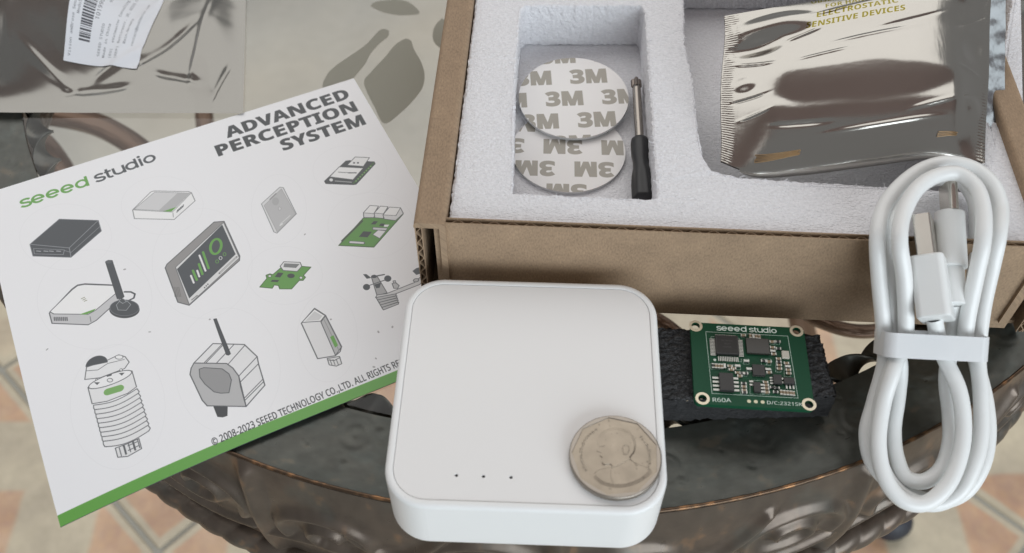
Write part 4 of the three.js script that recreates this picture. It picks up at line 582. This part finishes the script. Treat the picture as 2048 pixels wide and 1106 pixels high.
  box('crystal', 1067, 440, .0021, .0025, .0007, pale);
  const small = [[497, 525, 0], [520, 527, 1], [543, 529, 1], [566, 530, 1], [588, 527, 2], [630, 528, 1], [640, 555, 1], [658, 545, 1], [690, 525, 2], [690, 580, 1], [707, 605, 1], [727, 585, 0], [752, 585, 0], [780, 550, 2], [760, 487, 2], [735, 285, 1], [790, 290, 1], [815, 292, 2], [838, 294, 1], [862, 297, 1], [962, 335, 1], [1008, 335, 0], [965, 380, 1], [968, 408, 2], [975, 432, 1], [1012, 390, 0], [895, 487, 0], [938, 492, 1], [1012, 470, 1], [1015, 495, 0], [1018, 520, 1], [1020, 548, 1], [1075, 505, 1], [1085, 530, 2], [1090, 558, 1], [1093, 585, 1], [930, 553, 2], [938, 578, 1], [738, 665, 0], [740, 690, 1], [742, 718, 1], [745, 735, 0], [910, 655, 1], [915, 680, 1], [918, 705, 1], [922, 732, 1], [965, 695, 0], [1000, 700, 0], [990, 732, 0], [1035, 735, 1], [1060, 738, 1], [1085, 740, 1], [1110, 742, 1], [1132, 745, 1]];
  for (const [a, b, k] of small) { const m = box('chip_component', a, b, k === 3 ? .0010 : .0012, k === 3 ? .0018 : .0007, .0005, [chip, tan, tin, pale][k]); if ((b > 520 && b < 532 && a < 600) || (b < 300 && a > 780) || b > 731 && a > 1020) m.rotation.y = Math.PI / 2; for (const s of [-1, 1]) { const e = part('solder_end', new THREE.BoxGeometry(.0003, .00052, .00074), tin, m); e.position.x = s * .0006; } }
}
// ------------------------------------------------------------------ USB cable
{
  const t = thing('usb_cable', 'white cable coiled in loops with a paper band, propped against the box', 'cable');
  const white = phys({ color: L(.77, .78, .77), roughness: .36, clearcoat: .15, clearcoatRoughness: .3 });
  const HH = [[300, .0475], [430, .0465], [490, .0455], [560, .037], [690, .0245], [800, .0150], [900, .0085], [1000, .003], [1040, .001]];
  const hv = (v) => { for (let i = 0; i < HH.length - 1; i++) if (v <= HH[i + 1][0]) return lerp(HH[i][1], HH[i + 1][1], clamp((v - HH[i][0]) / (HH[i + 1][0] - HH[i][0]))); return HH.at(-1)[1]; };
  const P = (a) => a.map(([u, v, d = 0]) => at(u, v, hv(v) + d / 1000));
  const R = .0022;
  const pathC = P([[1908, 606, -1], [1906, 650, -3], [1900, 700, -4], [1893, 760, -4], [1900, 830, -4], [1900, 885, -3], [1882, 938, -3], [1845, 963, -2], [1812, 955, -3], [1793, 915, -4], [1787, 860, -5], [1796, 790, -5], [1800, 730, -5],
    [1786, 670, -3], [1783, 553, -2], [1781, 465, -2], [1794, 416, -2], [1824, 380, -3], [1870, 358, -4], [1915, 358, -5], [1945, 390, -6], [1955, 450, -7], [1950, 540, -7], [1942, 640, -6],
    [1952, 720, -5], [1972, 808, -4], [1976, 876, -4], [1963, 935, -4], [1928, 985, -5], [1880, 1003, -6], [1826, 992, -6], [1780, 965, -5], [1745, 925, -4], [1733, 868, -4], [1748, 805, -4], [1770, 720, -3],
    [1766, 640, -1], [1758, 553, 0], [1755, 474, 0], [1766, 419, 0], [1798, 374, 0], [1845, 339, 0], [1895, 326, 0], [1944, 336, 0], [1984, 368, 0], [2001, 414, -1], [1997, 474, -1], [1984, 535, -2], [1968, 607, -2], [1958, 680, -2],
    [1956, 720, -2], [1962, 790, -1], [1962, 870, -1], [1949, 926, -1], [1918, 984, -2], [1872, 1008, -3], [1820, 998, -3], [1778, 962, -3], [1752, 890, -2], [1760, 815, -2], [1782, 740, -1],
    [1808, 690, -.5], [1812, 640, 1.5], [1808, 553, 4], [1799, 481, 4], [1807, 427, 4], [1836, 376, 4], [1874, 352, 4], [1917, 348, 4], [1951, 374, 4], [1966, 419, 4], [1966, 481, 3], [1952, 553, 3], [1937, 625, 1], [1931, 668, 0], [1931, 692, -.5]]);
  const pathA = P([[1868, 636, 2], [1878, 680, .2], [1890, 718, .6], [1917, 779, 2], [1927, 851, 2], [1919, 914, 2], [1892, 974, 2], [1847, 1008, 2], [1807, 1001, 2], [1773, 962, 2], [1757, 893, 2], [1766, 809, 2], [1788, 737, 2], [1802, 690, -.5], [1806, 676, -1]]);
  const c1 = new THREE.CatmullRomCurve3(pathC, false, 'centripetal'), c2_ = new THREE.CatmullRomCurve3(pathA, false, 'centripetal');
  part('cord', merge(new THREE.TubeGeometry(c1, 700, R, 18), new THREE.TubeGeometry(c2_, 160, R, 18)), white, t);
  // a frame whose y runs along p0 -> p1
  const frame = (p0, p1, outward = V3(0, 1, .35)) => { const y = p1.clone().sub(p0).normalize(), z = outward.clone().addScaledVector(y, -outward.dot(y)).normalize(), x = new THREE.Vector3().crossVectors(y, z); return new THREE.Matrix4().makeBasis(x, y, z).setPosition(p0); };
  const grp = (name, m) => { const g = new THREE.Group(); g.name = name; g.applyMatrix4(m); t.add(g); return g; };
  const oblong = (w, h, len, bev = .0004, r = null) => new THREE.ExtrudeGeometry(roundRect(w - 2 * bev, h - 2 * bev, r ?? Math.min(w, h) / 2 - bev - 1e-5), { depth: len - 2 * bev, bevelEnabled: true, bevelSize: bev, bevelThickness: bev, bevelSegments: 3, curveSegments: 14 }).translate(0, 0, bev).rotateX(-Math.PI / 2);
  const steel = std({ color: L(.6, .57, .52), metalness: 1, roughness: .24 });
  {
    const a = at(1908, 610, hv(610) + .001), b = at(1896, 372, hv(372) - .001), len = a.distanceTo(b), g = grp('usb_c_plug', frame(a, b));
    part('strain_relief', oblong(.0064, .0058, len * .32, .0003), white, g); const br = part('barrel', oblong(.0082, .0078, len * .47, .0005), white, g); br.position.y = len * .30;
    const m = part('metal_tip', new THREE.ExtrudeGeometry((() => { const s = roundRect(.0026, .0084, .0012); s.holes.push(roundRect(.0019, .0077, .0009, THREE.Path)); return s; })(), { depth: len * .25, bevelEnabled: false, curveSegments: 12 }).rotateX(-Math.PI / 2), steel, g); m.position.y = len * .765;
    const tg = part('tongue', new THREE.BoxGeometry(.0008, len * .18, .006), std({ color: L(.03, .03, .03), roughness: .6 }), g); tg.position.y = len * .87;
  }
  {
    const a = at(1873, 640, hv(640) + .0035), b = at(1846, 436, hv(436) - .001), len = a.distanceTo(b), M = frame(a, b).multiply(new THREE.Matrix4().makeRotationY(-.5)), g = grp('usb_a_plug', M);
    part('overmould', oblong(.0088, .0150, len * .6, .0006, .0012), white, g);
    const s = roundRect(.0046, .0121, .0004); s.holes.push(roundRect(.0040, .0115, .0002, THREE.Path));
    const m = part('metal_shell', new THREE.ExtrudeGeometry(s, { depth: len * .4, bevelEnabled: false }).rotateX(-Math.PI / 2), steel, g); m.position.y = len * .6;
    const k = part('contact_block', new THREE.BoxGeometry(.0019, len * .36, .0112), std({ color: L(.75, .2, .06), roughness: .5 }), g); k.position.set(-.0009, len * .79, 0);
  }
  // wrap band
  {
    const cA = at(1765, 686, hv(686)), cB = at(1964, 696, hv(696)), up = at(1862, 640, hv(640)).sub(at(1862, 740, hv(740))).normalize(), xr = cB.clone().sub(cA), w = xr.length(); xr.normalize(); const yv = up.clone().addScaledVector(xr, -up.dot(xr)).normalize(), zv = new THREE.Vector3().crossVectors(xr, yv);
    const g = grp('paper_band', new THREE.Matrix4().makeBasis(xr, yv, zv).setPosition(cA.clone().lerp(cB, .5).addScaledVector(zv, -.0012)));
    const o = roundRect(w + .0012, .0122, .003); o.holes.push(roundRect(w + .0006, .0116, .0027, THREE.Path));
    part('band', new THREE.ExtrudeGeometry(o, { depth: .0068, bevelEnabled: false, curveSegments: 12 }).translate(0, 0, -.0034).rotateX(-Math.PI / 2), phys({ color: L(.82, .83, .84), roughness: .35, transmission: .25, thickness: 0 }), g);
  }
}
scene.traverse((o) => { if (o.isLight) o.castShadow = true; });
renderer.render(scene, camera);
